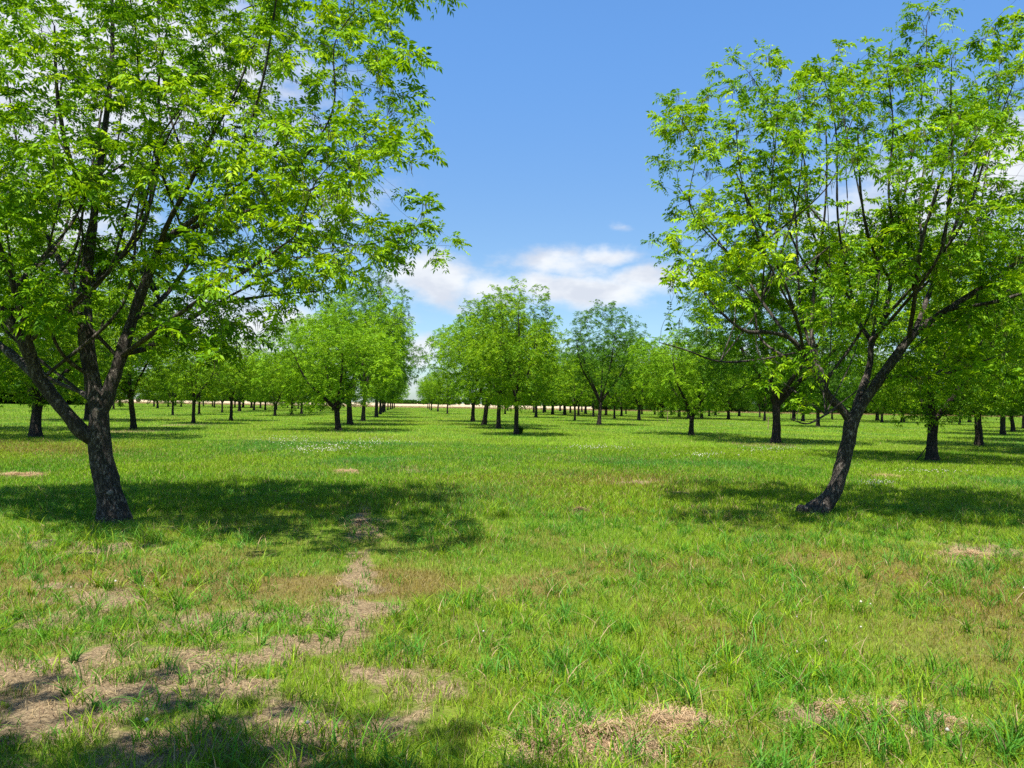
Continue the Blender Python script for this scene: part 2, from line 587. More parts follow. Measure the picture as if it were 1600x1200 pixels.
def build_grass():
    parts = []
    # close sward: fine short blades
    p = wedge(520000, 2.6, 12, 0.55)
    keep = sstep(fbm2(p[:, 0], p[:, 1], 7.0, 3, 51.0) + (rng.random(len(p)) - .5) * .25, .3, .62) > bare(p[:, 0], p[:, 1]) * 1.12 - .06
    keep &= rng.random(len(p)) < 0.45 + 0.9 * fbm2(p[:, 0], p[:, 1], 2.2, 3, 2.0)
    p = p[keep]
    n = len(p)
    hh = rng.uniform(.03, .085, n) * (0.55 + 1.0 * fbm2(p[:, 0], p[:, 1], 1.1, 3, 6.0)) * (1 - .35 * rust(p[:, 0], p[:, 1]))
    parts.append(blades('grass', p, hh, rng.uniform(.0022, .0048, n), rng.uniform(.1, 1.1, n), grass_col(p), 2))
    # close tufts of longer coarse blades
    c = wedge(9500, 2.6, 13, 0.6)
    tn = fbm2(c[:, 0], c[:, 1], 0.8, 3, 31.0)
    keep = (rng.random(len(c)) < np.maximum(sstep(tn, .36, .62) * .95 + .06, .75 * bare(c[:, 0], c[:, 1]))) & (rng.random(len(c)) > bare(c[:, 0], c[:, 1]) * .25) & (rng.random(len(c)) > rust(c[:, 0], c[:, 1]) * .5)
    c = c[keep]
    nb = (8 + 34 * rng.random(len(c)) ** 2).astype(int)
    idx = np.repeat(np.arange(len(c)), nb)
    rad = rng.uniform(.02, .16, len(c))
    r_, a_ = rad[idx] * np.sqrt(rng.random(len(idx))), rng.uniform(0, 6.283, len(idx))
    p = c[idx] + np.stack([r_ * np.cos(a_), r_ * np.sin(a_)], 1)
    th = (.06 + .17 * rng.random(len(c)) ** 1.4) * (.7 + .6 * tn[keep])
    hh = th[idx] * rng.uniform(.45, 1.1, len(idx))
    tcol = np.where((rng.random(len(c)) < .38)[:, None], G_BLU[None] * [1, 1, .6], np.where((rng.random(len(c)) < .4)[:, None], G_YEL[None] * .9, G_MID[None]))
    cc = tcol[idx] * rng.uniform(.5, 1.15, (len(idx), 1))
    s = rng.random(len(idx)) < .07
    cc[s] = G_STR * .9
    parts.append(blades('grass', p, hh, rng.uniform(.0035, .0085, len(idx)), rng.uniform(.2, 1.35, len(idx)), cc, 3, .5))
    # middle distance
    p = wedge(620000, 11, 30, 0.35)
    p = p[rng.random(len(p)) > bare(p[:, 0], p[:, 1]) * .9]
    n = len(p)
    hh = rng.uniform(.05, .13, n) * (.5 + 1.0 * fbm2(p[:, 0], p[:, 1], .7, 3, 6.0))
    parts.append(blades('grass', p, hh, rng.uniform(.006, .011, n) * (p[:, 1] / 12) ** .5, rng.uniform(.1, .9, n), grass_col(p), 2))
    # far turf
    p = wedge(760000, 29, 262, 0.12, .72, 3)
    n = len(p)
    hh = rng.uniform(.06, .14, n) * (.6 + .8 * fbm2(p[:, 0], p[:, 1], .3, 3, 6.0))
    parts.append(blades('grass', p, hh, .016 * (p[:, 1] / 30) ** .8 * rng.uniform(.7, 1.3, n), rng.uniform(.1, .8, n), grass_col(p), 1))
    return parts


for i, me in enumerate(build_grass()):
    tag(link('grass', me), ['short fine grass sward in the foreground', 'taller coarse grass tufts in the foreground', 'mown grass around the two big trees', 'mown grass under the far rows'][i], 'grass', kind='stuff')


# ------------------------------------------------------------------ straw litter, clover
def straw_strips(name, pos, z, L, wd, mat, cols, tilt=.35):
    N = len(pos)
    a = rng.uniform(0, 6.283, N)
    el = rng.normal(0, tilt, N)
    d = np.stack([np.cos(a) * np.cos(el), np.sin(a) * np.cos(el), np.sin(el)], 1) * (L / 2)[:, None]
    s = np.stack([-np.sin(a), np.cos(a), np.zeros(N)], 1) * (wd / 2)[:, None]
    c = np.concatenate([pos, z[:, None]], 1)
    bend = np.zeros((N, 3))
    bend[:, 2] = rng.uniform(0, .25, N) * L
    V = np.stack([c - d - s, c - d + s, c + bend * .5 + s, c + bend * .5 - s, c + d + s * .6, c + d - s * .6], 1)
    V[:, :, 2] = np.maximum(V[:, :, 2], 0.001 + ground_z(V[:, :, 0], V[:, :, 1]))
    o = np.arange(N)[:, None] * 6
    f = np.concatenate([o + np.array([[0, 1, 2, 3]]), o + np.array([[3, 2, 4, 5]])])
    return mesh_np(name, V.reshape(-1, 3), f, mat, False, None, np.repeat(cols, 6, 0))


p = wedge(230000, 2.6, 14, .6)
bb = bare(p[:, 0], p[:, 1])
p = p[rng.random(len(p)) < .05 + .75 * bb]
n = len(p)
cl = np.array([0.42, 0.315, 0.165])[None] * rng.uniform(.3, 1.25, (n, 1))
k = rng.random(n) < .35
cl[k] = np.array([0.16, 0.10, 0.06]) * rng.uniform(.6, 1.3, (k.sum(), 1))
tag(link('straw_litter', straw_strips('straw_litter', p, ground_z(p[:, 0], p[:, 1]) + rng.uniform(.002, .018, n), rng.uniform(.02, .085, n), rng.uniform(.0014, .0034, n), GRASS, cl)),
    'dry straw clippings scattered over the bare soil', 'straw', kind='stuff')

# raked clumps of dead grass
HAY = [(920, 1148, 92, .085, 'largest tan heap of dead cut grass at the bottom centre of the photo'),
       (1052, 1122, 50, .06, 'tan heap of dead grass just right of the largest heap'),
       (1375, 1112, 62, .07, 'wide low straw heap in the grass at lower right'),
       (1472, 1128, 32, .05, 'small straw heap at lower right, last in the line of heaps'),
       (905, 800, 15, .07, 'small brown clod of dead grass alone in the open green lane'),
       (540, 737, 19, .06, 'small straw heap at the far edge of the left tree shade'),
       (1518, 868, 40, .05, 'flat straw heap at the front edge of the right tree shade'),
       (30, 743, 34, .07, 'straw heap at the left edge of the photo beyond the big left tree'),
       (1385, 745, 30, .06, 'thin straw heap in sunlit grass behind the curved right trunk'),
       (566, 818, 32, .04, 'flat tan straw heap where the left tree shade ends')]
for (px, py, hw, hz, lab) in HAY:
    c = gnd(px, py)
    rx = hw / F * c[1]
    ry = rx * (.75 if py > 1000 else 1.0)
    n = int(min(5200, 1100 + 36000 * rx * ry))
    r_, a_ = np.sqrt(rng.random(n)) * (1 + .4 * rng.normal(size=n)), rng.uniform(0, 6.283, n)
    wob = 1 + .25 * np.sin(3 * a_ + px) + .15 * np.sin(5 * a_ + py)
    q = np.stack([r_ * np.cos(a_) * rx * wob, r_ * np.sin(a_) * ry * wob], 1)
    lump = fbm2(q[:, 0] + px, q[:, 1], 9, 3)
    hgt = hz * .62 * np.exp(-1.4 * r_ ** 2) * (.1 + 1.6 * sstep(lump, .35, .7)) * rng.random(n) ** .4
    col_ = np.array([0.48, 0.34, 0.2] if px != 905 else [0.28, 0.18, 0.1])[None] * rng.uniform(.45, 1.2, (n, 1))
    P2 = q + c[None, :2]
    me = straw_strips('dead_grass_heap', P2, ground_z(P2[:, 0], P2[:, 1]) + .004 + hgt, rng.uniform(.04, .15, n), rng.uniform(.0015, .0036, n), GRASS, col_, .25)
    v = np.empty(len(me.vertices) * 3, np.float32)
    me.vertices.foreach_get('co', v)
    v = v.reshape(-1, 3) - np.array([c[0], c[1], 0], np.float32)
    me.vertices.foreach_set('co', v.ravel())
    o = link('dead_grass_heap', me)
    o.location = (c[0], c[1], 0)
    tag(o, lab, 'straw heap', 'heaps of dead cut grass')

# white clover in the grass
CL = [(500, 705, 60, 8, 170), (590, 694, 60, 6, 90), (455, 690, 50, 6, 70), (940, 703, 50, 4, 80), (1150, 664, 50, 3, 90), (1370, 762, 28, 3, 80), (1450, 742, 60, 3, 40), (1200, 705, 60, 4, 60), (1100, 715, 50, 4, 50)]
pp = []
for (px, py, hx, hy, n) in CL:
    x, y = rng.normal(px, hx * .5, n), np.clip(rng.normal(py, hy * .55, n), 650, 1100)
    pp += [gnd(a, b_)[:2] for a, b_ in zip(x, y)]
for (px, py) in [(1360, 965), (1345, 968), (1245, 985), (1245, 1040), (110, 945), (180, 930), (225, 935), (755, 1010), (1480, 1180), (1290, 1025), (1600, 940), (1345, 1010), (480, 1165), (228, 1168)]:
    pp.append(gnd(px, py)[:2])
pp = np.array(pp)
n = len(pp)
hd = np.zeros((n, 3))
hd[:, :2] = pp
hd[:, 2] = rng.uniform(.08, .14, n)
th = np.linspace(0, 2 * np.pi, 7)[:-1]
ringv = np.stack([np.cos(th), np.sin(th), 0 * th], 1)
rad = rng.uniform(.007, .012, n) * np.clip(pp[:, 1] / 14, 1, 1.7)
V = np.concatenate([hd[:, None] + ringv[None] * rad[:, None, None], (hd + np.stack([0 * rad, 0 * rad, rad], 1))[:, None], (hd - np.stack([0 * rad, 0 * rad, rad], 1))[:, None]], 1)
o_ = np.arange(n)[:, None] * 8
fs = []
for j in range(6):
    fs += [o_ + np.array([[j, (j + 1) % 6, 6]]), o_ + np.array([[(j + 1) % 6, j, 7]])]
cme = mesh_np('clover_flowers', V.reshape(-1, 3), np.concatenate(fs), GRASS, True, None, np.repeat(np.array([0.62, 0.6, 0.5])[None] * rng.uniform(.6, 1.1, (n, 1)), 8, 0))
tag(link('clover_flowers', cme), 'white clover blossoms dotted through the sunlit grass', 'clover', kind='stuff')


# ------------------------------------------------------------------ trees
def colonize(nodes, parent, attr, step, infl, kill, maxit=160, bias=(0, 0, .0), jit=.12):
    N0 = len(nodes)
    cap = N0 + 16000
    P_ = np.zeros((cap, 3))
    P_[:N0] = nodes
    par = list(parent)
    nch = np.zeros(cap, int)
    nn = N0
    A = attr.copy()
    nd = np.full(len(A), 1e9)
    ni = np.zeros(len(A), int)

    def upd(lo, hi):
        for s in range(lo, hi, 400):
            e = min(hi, s + 400)
            d = np.linalg.norm(A[:, None] - P_[None, s:e], axis=2)
            j = d.argmin(1)
            dm = d[np.arange(len(A)), j]
            k_ = dm < nd
            nd[k_] = dm[k_]
            ni[k_] = j[k_] + s
    upd(0, N0)
    bias = np.array(bias)
    for it in range(maxit):
        act = nd < infl
        if not act.any():
            infl *= 1.3
            if infl > 6:
                break
            continue
        src = ni[act]
        dv = (A[act] - P_[src]) / nd[act][:, None]
        u, inv = np.unique(src, return_inverse=True)
        acc = np.zeros((len(u), 3))
        np.add.at(acc, inv, dv)
        ok = nch[u] < 3
        u, acc = u[ok], acc[ok]
        if len(u) == 0:
            break
        acc /= np.linalg.norm(acc, axis=1)[:, None] + 1e-9
        acc = acc + bias + rng.normal(0, jit, acc.shape)
        acc /= np.linalg.norm(acc, axis=1)[:, None] + 1e-9
        m_ = len(u)
        if nn + m_ >= cap:
            break
        P_[nn:nn + m_] = P_[u] + acc * step
        par += list(u)
        nch[u] += 1
        upd(nn, nn + m_)
        nn += m_
        live = nd > kill
        A, nd, ni = A[live], nd[live], ni[live]
        if len(A) == 0:
            break
    return P_[:nn], np.array(par)


def pipe_radii(par, n, r0, ex):
    kids = [[] for _ in range(n)]
    for i in range(n):
        if par[i] >= 0:
            kids[par[i]].append(i)
    rad = np.zeros(n)
    order = np.arange(n)[::-1]
    for i in order:
        rad[i] = r0 if not kids[i] else (sum(rad[c] ** ex for c in kids[i])) ** (1 / ex)
    return rad, kids


def tube(pts, rad, sides, vs, fs, off, cap=True):
    n = len(pts)
    tg = np.gradient(pts, axis=0)
    tg /= np.linalg.norm(tg, axis=1)[:, None] + 1e-9
    ref = np.array([0.31, 0.95, 0.05]) if abs(tg[0][2]) > .5 else np.array([0, 0.1, 1.0])
    u = np.cross(tg, ref)
    u /= np.linalg.norm(u, axis=1)[:, None] + 1e-9
    v = np.cross(tg, u)
    a = np.linspace(0, 2 * np.pi, sides + 1)[:-1]
    ring = pts[:, None] + rad[:, None, None] * (np.cos(a)[None, :, None] * u[:, None] + np.sin(a)[None, :, None] * v[:, None])
    vs.append(ring.reshape(-1, 3))
    i, j = np.meshgrid(np.arange(n - 1), np.arange(sides), indexing='ij')
    j2 = (j + 1) % sides
    q = np.stack([i * sides + j, i * sides + j2, (i + 1) * sides + j2, (i + 1) * sides + j], -1).reshape(-1, 4) + off
    fs.append(q)
    return off + n * sides


def catmull(pts, step):
    pts = np.array(pts, float)
    P0 = np.vstack([2 * pts[0] - pts[1], pts, 2 * pts[-1] - pts[-2]])
    o = []
    for k_ in range(1, len(P0) - 2):
        a, b_, c_, d_ = P0[k_ - 1:k_ + 3]
        n_ = max(2, int(np.linalg.norm((c_ - b_)[:3]) / step))
        for t in np.linspace(0, 1, n_, endpoint=False):
            o.append(.5 * ((2 * b_) + (-a + c_) * t + (2 * a - 5 * b_ + 4 * c_ - d_) * t * t + (-a + 3 * b_ - 3 * c_ + d_) * t ** 3))
    o.append(P0[-2])
    return np.array(o)


def wood_mesh(name, P_, par, rad, nseed, mat, from_seed=None, min_r=0):
    """tubes along the grown branches (everything past the seed limbs)"""
    n = len(P_)
    kids = [[] for _ in range(n)]
    for i in range(n):
        if par[i] >= 0:
            kids[par[i]].append(i)
    done = np.zeros(n, bool)
    vs, fs, off = [], [], 0
    starts = [i for i in range(nseed, n) if par[i] < nseed]
    stack = list(starts)
    while stack:
        i = stack.pop()
        ch = [par[i], i]
        c = i
        while kids[c]:
            ks = sorted(kids[c], key=lambda q: -rad[q])
            stack += ks[1:]
            c = ks[0]
            ch.append(c)
        pts = P_[ch].copy()
        r = rad[ch].copy()
        r[0] = min(rad[ch[0]], r[1] * 1.25)
        if r.max() < min_r:
            continue
        if len(pts) > 3:
            pts[1:-1] = .25 * pts[:-2] + .5 * pts[1:-1] + .25 * pts[2:]
        r[-1] *= .5
        sd = 3 if r[1] < .006 else (5 if r[1] < .02 else 8)
        off = tube(pts, r, sd, vs, fs, off)
    if not vs:
        return None
    return mesh_np(name, np.concatenate(vs), np.concatenate(fs), mat, True)


def leaves_mesh(name, base, dirs, L, nlf, lsize, wratio, mat, tint, droop=.45):
    """pinnate leaves: base/dirs (N,3), L rachis length (N)"""
    N = len(base)
    d = dirs / (np.linalg.norm(dirs, axis=1)[:, None] + 1e-9)
    side = np.cross(d, np.array([0, 0, 1.0]) + rng.normal(0, .25, (N, 3)))
    side /= np.linalg.norm(side, axis=1)[:, None] + 1e-9
    up = np.cross(side, d)
    pairs = (nlf - 1) // 2
    ts, sg = [], []
    for k_ in range(pairs):
        t = .28 + .66 * k_ / max(1, pairs - 1) if pairs > 1 else .55
        ts += [t, t]
        sg += [1, -1]
    ts.append(1.0)
    sg.append(0)
    ts, sg = np.array(ts), np.array(sg)
    M = len(ts)
    dr = droop * rng.uniform(.5, 1.4, N)
    zz = np.array([0, 0, 1.0])
    pos = base[:, None] + d[:, None] * (L[:, None] * ts[None])[..., None] - zz * (L[:, None] * dr[:, None] * ts[None] ** 2)[..., None]
    tang = d[:, None] - zz * (2 * dr[:, None] * ts[None])[..., None]
    tang /= np.linalg.norm(tang, axis=2)[..., None]
    ld = tang * .55 + side[:, None] * (sg * .85)[None, :, None] - zz * (rng.uniform(-.05, .36, (N, M)))[..., None] + rng.normal(0, .12, (N, M, 3))
    ld /= np.linalg.norm(ld, axis=2)[..., None]
    ll = lsize * rng.uniform(.72, 1.25, (N, 1)) * (1 - .35 * np.abs(ts - .6))[None] * rng.uniform(.75, 1.2, (N, M))
    wv = np.cross(ld, up[:, None] + rng.normal(0, .35, (N, M, 3)))
    wv /= np.linalg.norm(wv, axis=2)[..., None] + 1e-9
    nv = np.cross(wv, ld)
    hw = (ll * wratio * .5)[..., None]
    B = pos
    T_ = pos + ld * ll[..., None] - zz * (ll * .18)[..., None]
    mid = pos + ld * (ll * .45)[..., None]
    Lf = mid + wv * hw + nv * hw * .35
    Rt = mid - wv * hw + nv * hw * .35
    V = np.stack([B, Lf, T_, Rt], 2).reshape(-1, 3)
    o = np.arange(N * M)[:, None] * 4
    f = np.concatenate([o + np.array([[0, 1, 2]]), o + np.array([[0, 2, 3]])])
    tv = np.repeat(np.clip(tint[:, None] + rng.normal(0, .07, (N, M)), 0, 1).ravel(), 4)
    # the leaf stalks
    return mesh_np(name, V, f, mat, False, {'tint': tv})


def shoot_leaves(P_, par, rad, nseed, per_tip, per_node, rthr):
    """bases and directions of the leaves along thin wood"""
    n = len(P_)
    nk = np.zeros(n, int)
    for i in range(n):
        if par[i] >= 0:
            nk[par[i]] += 1
    idx = np.arange(n)
    pd = P_ - P_[np.maximum(par, 0)]
    pd /= np.linalg.norm(pd, axis=1)[:, None] + 1e-9
    tip = (nk == 0) & (idx >= nseed)
    thin = (rad < rthr) & (idx >= nseed) & ~tip
    it = np.repeat(idx[tip], rng.poisson(per_tip, tip.sum()).clip(1))
    im = np.repeat(idx[thin], rng.poisson(per_node, thin.sum()))
    al = np.concatenate([it, im])
    t = rng.random(len(al)) ** 1.6
    base = P_[al] * (1 - t[:, None] * .8) + P_[np.maximum(par[al], 0)] * (t[:, None] * .8)
    rd = rng.normal(0, 1, (len(al), 3))
    rd[:, 2] = rd[:, 2] * .6 + .38
    rd /= np.linalg.norm(rd, axis=1)[:, None]
    dr = pd[al] * .55 + rd
    return base, dr


def poly_mask(poly, x, y):
    inside = np.zeros(len(x), bool)
    n = len(poly)
    j = n - 1
    for i in range(n):
        xi, yi = poly[i]
        xj, yj = poly[j]
        c = ((yi > y) != (yj > y)) & (x < (xj - xi) * (y - yi) / (yj - yi + 1e-9) + xi)
        inside ^= c
        j = i
    return inside


def limb_nodes(limbs, step):
    """limbs: list of (parent limb index or -1, Nx4 array of x,y,z,r) -> nodes, parents, radii, resampled limbs"""
    nodes, par, rad, res = [], [], [], []
    for (pl, pts) in limbs:
        q = catmull(pts, step)
        if pl >= 0:
            pn = np.array(nodes[res[pl][0]:res[pl][1]])
            j = res[pl][0] + int(np.linalg.norm(pn - q[0, :3], axis=1).argmin())
            q[0, :3] = nodes[j]
        else:
            j = -1
        s = len(nodes)
        for k_ in range(len(q)):
            nodes.append(q[k_, :3])
            par.append(j if k_ == 0 else s + k_ - 1)
            rad.append(q[k_, 3])
        res.append((s, len(nodes)))
    return np.array(nodes), np.array(par), np.array(rad), res


def limb_mesh(name, nodes, rad, res, mat, sides=(40, 20), disp=.012, bumps=(), base_z=0.0, flare=.45):
    vs, fs, off = [], [], 0
    for k_, (s, e) in enumerate(res):
        pts, r = nodes[s:e].copy(), rad[s:e].copy()
        if k_ == 0:
            r = r * (1 + flare * np.exp(-np.maximum(0, pts[:, 2] - base_z) / .12))
            pts[0, 2] -= .06
        else:
            r[-1] *= .6
        off = tube(pts, r, sides[0] if r[0] > .07 else (sides[1] if r[0] > .03 else 9), vs, fs, off)
    V = np.concatenate(vs)
    F_ = np.concatenate(fs)
    me = mesh_np(name, V, F_, mat, True)
    nr = np.empty(len(V) * 3, np.float32)
    me.vertices.foreach_get('normal', nr)
    nr = nr.reshape(-1, 3)
    rr = np.concatenate([np.repeat(rad[s:e], len(v_) // (e - s)) for (s, e), v_ in zip(res, vs)])
    am = np.minimum(disp, rr * .16)
    q = V * np.array([1, 1, .35])
    am = am * (1 + 1.6 * np.exp(-np.maximum(0, V[:, 2] - base_z) / .15))
    dsp = (vn3(q * 40 + 5) - .5) * 1.2 + (vn3(q * 90) - .5) * .5 + (vn3(V * 7 + 9) - .5) * 2.2
    V = V + nr * (dsp * am)[:, None]
    for (c_, r_, h_) in bumps:
        dd = np.linalg.norm(V - np.array(c_), axis=1)
        V = V + nr * (h_ * np.exp(-(dd / r_) ** 2))[:, None]
    me.vertices.foreach_set('co', np.ascontiguousarray(V, np.float32).ravel())
    me.update()
    return me


def hero(name, label, D, base_px, limbs_px, poly, depth, n_attr, seed, per_tip, per_node, leafmat, dense_low=.55, bumps=(), group=None, catk=900, thin=.42, clear=(0, 0, 0), kill=.225, slim=.84, n_clump=150, n_sub=26):
    """one of the two big trees; limbs are (parent, [(px, py, depth offset, radius), ...])"""
    global rng
    keep_rng = rng
    rng = np.random.default_rng(seed)
    B = gnd(*base_px)
    D = B[1]
    limbs = []
    for (pl, pts) in limbs_px:
        limbs.append((pl, np.array([[*(at(px, py, D + dz)), r * (slim if len(limbs) else .95)] for (px, py, dz, r) in pts])))
    limbs[0][1][0, 2] = 0.0
    # leaf clumps: centres spread through the silhouette times a rounded depth
    pc = np.mean(poly, axis=0)
    poly = [tuple(pc + (np.array(q) - pc) * .945) for q in poly]
    xs = np.array([q[0] for q in poly])
    ys = np.array([q[1] for q in poly])
    cx_, cy_ = xs.mean(), ys.mean()
    C = np.zeros((0, 3))
    tries = 0
    while len(C) < n_clump and tries < 60:
        tries += 1
        x, y = rng.uniform(xs.min(), xs.max(), 600), rng.uniform(ys.min(), ys.max(), 600)
        k_ = poly_mask(poly, x, y)
        x, y = x[k_], y[k_]
        q = np.sqrt(((x - cx_) / (np.ptp(xs) / 2)) ** 2 + ((y - cy_) / (np.ptp(ys) / 2)) ** 2).clip(0, 1)
        dp = depth * np.sqrt(1 - .8 * q ** 2) * rng.uniform(-1, 1, len(x)) - .15
        pts = np.array([at(a, b_, D) for a, b_ in zip(x, y)])
        pts[:, 1] += dp
        kx = (D + dp * .75) / D             # keep the measured outline true whatever the depth
        pts[:, 0] = pts[:, 0] * kx
        pts[:, 2] = CAM_H + (pts[:, 2] - CAM_H) * kx
        # little foliage on the near side of the lower limbs
        ux = pts[:, 0] * D / pts[:, 1]
        uz = CAM_H + (pts[:, 2] - CAM_H) * D / pts[:, 1]
        lowz = (uz < clear[2]) & (ux > clear[0]) & (ux < clear[1]) & (dp < .9)
        k_ = (pts[:, 2] > 1.75) & ~(lowz & (rng.random(len(x)) < .97))
        for p_ in pts[k_]:
            sep = .6 if p_[2] < 4.2 else .8
            if len(C) == 0 or np.min(np.linalg.norm((C - p_) * [1, 1, 1.25], axis=1)) > sep:
                C = np.vstack([C, p_])
                if len(C) >= n_clump:
                    break
    # slender secondary limbs that rise steeply from the main ones into the clumps
    main = len(limbs)
    for k_ in range(n_sub):
        pl = int(rng.integers(1, main))
        L_ = limbs[pl][1]
        a_ = L_[int(rng.integers(1, len(L_) - 2))]
        dd = C - a_[:3]
        ok = (dd[:, 2] > .8) & (dd[:, 2] < 3.4) & (np.hypot(dd[:, 0], dd[:, 1]) < 1.1 * dd[:, 2])
        if not ok.any():
            continue
        t_ = C[ok][int(rng.integers(0, ok.sum()))]
        d_ = t_ - a_[:3]
        md = a_[:3] + d_ * .5 + np.array([d_[0] * .12, d_[1] * .12, -.12 * d_[2]]) + rng.normal(0, .06, 3)
        m2 = a_[:3] + d_ * .78 + rng.normal(0, .06, 3)
        r0 = min(a_[3] * .7, .026)
        limbs.append((pl, np.array([[*a_[:3], r0], [*md, r0 * .75], [*m2, r0 * .5], [*t_, .006]])))
    nodes, par, rad, res = limb_nodes(limbs, .09)
    sg = rng.uniform(.17, .3, len(C))
    per = (n_attr * (sg / sg.sum()) ).astype(int)
    idx = np.repeat(np.arange(len(C)), per)
    A = C[idx] + rng.normal(0, 1, (len(idx), 3)) * sg[idx][:, None] * np.array([1.1, 1.1, .75])
    A = A[A[:, 2] > 1.65]
    P_, pa = colonize(nodes, par, A, .13, 1.1, kill, 170, jit=.22)
    r2, kids = pipe_radii(pa, len(P_), .0026, 2.35)
    n0 = len(nodes)
    r2[:n0] = rad
    for i in range(n0, len(P_)):
        r2[i] = min(r2[i], r2[pa[i]] * .92)
    root = link(name, None)
    root.location = (B[0], B[1], 0)
    root.empty_display_size = .3
    tag(root, label, 'tree', group)
    off = np.array([B[0], B[1], 0.0])
    bl = [(np.array(at(px, py, D + dz)) - off, r_, h_) for (px, py, dz, r_, h_) in bumps]
    tm = limb_mesh('trunk', nodes - off, rad, res, BARK, bumps=bl)
    link('trunk', tm, root)
    wm = wood_mesh('branches', P_ - off, pa, r2, n0, BARK)
    link('branches', wm, root)
    bs, dr = shoot_leaves(P_ - off, pa, r2, n0, per_tip, per_node, .0075)
    N = len(bs)
    tn = .12 + .42 * rng.random(N) + .5 * (vn3(bs * .9 + 3) - .2)
    tn += .22 * (rng.random(N) < .12)
    lm = leaves_mesh('crown', bs, dr, rng.uniform(.12, .22, N), 9, .078, .42, leafmat, np.clip(tn, 0, 1), .26)
    link('crown', lm, root)
    # hanging catkins
    sel = rng.choice(N, min(N, catk), replace=False)
    cb = np.repeat(bs[sel], 5, 0) + rng.normal(0, .02, (len(sel) * 5, 3))
    n = len(cb)
    Lc = rng.uniform(.06, .14, n)
    sw = rng.normal(0, .15, (n, 3))
    sw[:, 2] = -1
    e = cb + sw * Lc[:, None]
    a_ = rng.uniform(0, 3.14, n)
    sd = np.stack([np.cos(a_), np.sin(a_), 0 * a_], 1) * .0035
    sd2 = np.stack([-np.sin(a_), np.cos(a_), 0 * a_], 1) * .0035
    V = np.stack([cb + sd, cb - sd, e - sd * .6, e + sd * .6, cb + sd2, cb - sd2, e - sd2 * .6, e + sd2 * .6], 1).reshape(-1, 3)
    o = np.arange(n)[:, None] * 8
    f = np.concatenate([o + np.array([[0, 1, 2, 3]]), o + np.array([[4, 5, 6, 7]])])
    link('catkins', mesh_np('catkins', V, f, CATKIN, False, {'tint': np.repeat(rng.random(n), 8)}), root)
    print(name, label[:20], 'nodes', len(P_), 'leaves', N)
    rng = keep_rng
    return root


LEFT_LIMBS = [
    (-1, [(178, 813, 0, .185), (174, 785, 0, .168), (166, 750, 0, .158), (158, 715, 0, .152), (155, 685, 0, .15), (156, 655, 0, .128), (152, 630, 0, .115), (146, 605, 0, .1), (138, 560, 0, .095), (133, 510, 0, .09),
          (134, 455, .1, .08), (138, 400, .1, .07), (148, 330, .2, .055), (160, 230, .3, .045), (172, 130, .4, .035), (176, 30, .5, .025), (170, -70, .5, .014)]),
    (0, [(157, 650, 0, .1), (170, 615, .05, .1), (187, 562, .1, .095), (206, 500, .2, .082), (228, 440, .2, .072), (252, 385, .1, .06), (300, 345, .0, .045), (350, 310, -.2, .034), (405, 262, -.4, .026), (440, 215, -.6, .016)]),
    (0, [(157, 692, 0, .115), (128, 674, -.1, .115), (94, 634, -.2, .1), (64, 594, -.3, .095), (38, 540, -.5, .08), (10, 490, -.7, .065), (-40, 430, -.9, .045), (-110, 360, -1.1, .025)]),
    (2, [(66, 598, -.3, .07), (20, 555, 0, .065), (-30, 520, .3, .05), (-110, 470, .6, .035), (-190, 420, .9, .02)]),
    (2, [(60, 585, -.3, .05), (42, 520, -.6, .045), (22, 450, -1.0, .04), (-5, 370, -1.3, .03), (-30, 270, -1.6, .02), (-30, 150, -1.6, .012)]),
    (1, [(193, 552, .1, .05), (225, 545, .4, .048), (262, 525, .8, .042), (330, 480, 1.1, .033), (420, 462, 1.3, .022), (500, 455, 1.4, .012)]),
    (0, [(138, 585, 0, .035), (112, 568, -.3, .032), (92, 545, -.6, .028), (76, 505, -.8, .025), (64, 440, -1, .02), (80, 370, -1.1, .015), (100, 290, -1.1, .01)]),
    (0, [(136, 455, .1, .05), (160, 425, .3, .05), (190, 395, .5, .045), (218, 365, .6, .04), (236, 310, .6, .034), (250, 230, .6, .028), (248, 130, .5, .02), (262, 40, .3, .012)]),
    (1, [(250, 390, .1, .045), (262, 350, -.4, .04), (300, 280, -.8, .032), (330, 215, -1.1, .025), (370, 140, -1.3, .016), (400, 60, -1.4, .01)]),
    (1, [(270, 370, .1, .04), (330, 345, .3, .032), (420, 320, .4, .025), (520, 280, .3, .018), (600, 215, .2, .011)]),
    (1, [(206, 500, .2, .05), (250, 470, 1.2, .045), (300, 400, 2.0, .035), (330, 300, 2.5, .025), (350, 190, 2.7, .014)]),
    (0, [(134, 480, .05, .05), (100, 420, 1.0, .045), (60, 340, 1.7, .035), (30, 240, 2.1, .022), (10, 120, 2.3, .012)]),
    (1, [(190, 556, .1, .04), (240, 520, -.9, .036), (310, 470, -1.6, .028), (390, 420, -2.0, .018), (460, 370, -2.2, .01)]),
    (0, [(150, 325, .2, .04), (110, 250, -.6, .034), (90, 150, -1.0, .024), (85, 40, -1.2, .014)]),
    (0, [(150, 632, 0, .045), (125, 612, .5, .04), (95, 600, 1.1, .035), (40, 570, 1.8, .025), (-30, 520, 2.2, .014)]),
]
LEFT_POLY = [(-330, 330), (-280, 120), (-180, -60), (-20, -180), (160, -220), (330, -190), (470, -140), (590, -70), (662, -20), (640, 60), (600, 110), (650, 130), (698, 120), (690, 190), (640, 170), (660, 250), (610, 290), (600, 330), (655, 320), (685, 375), (640, 400), (580, 395), (560, 430), (480, 480), (430, 530), (380, 560), (290, 565),
             (230, 540), (150, 560), (60, 600), (-60, 600), (-200, 560), (-300, 470)]
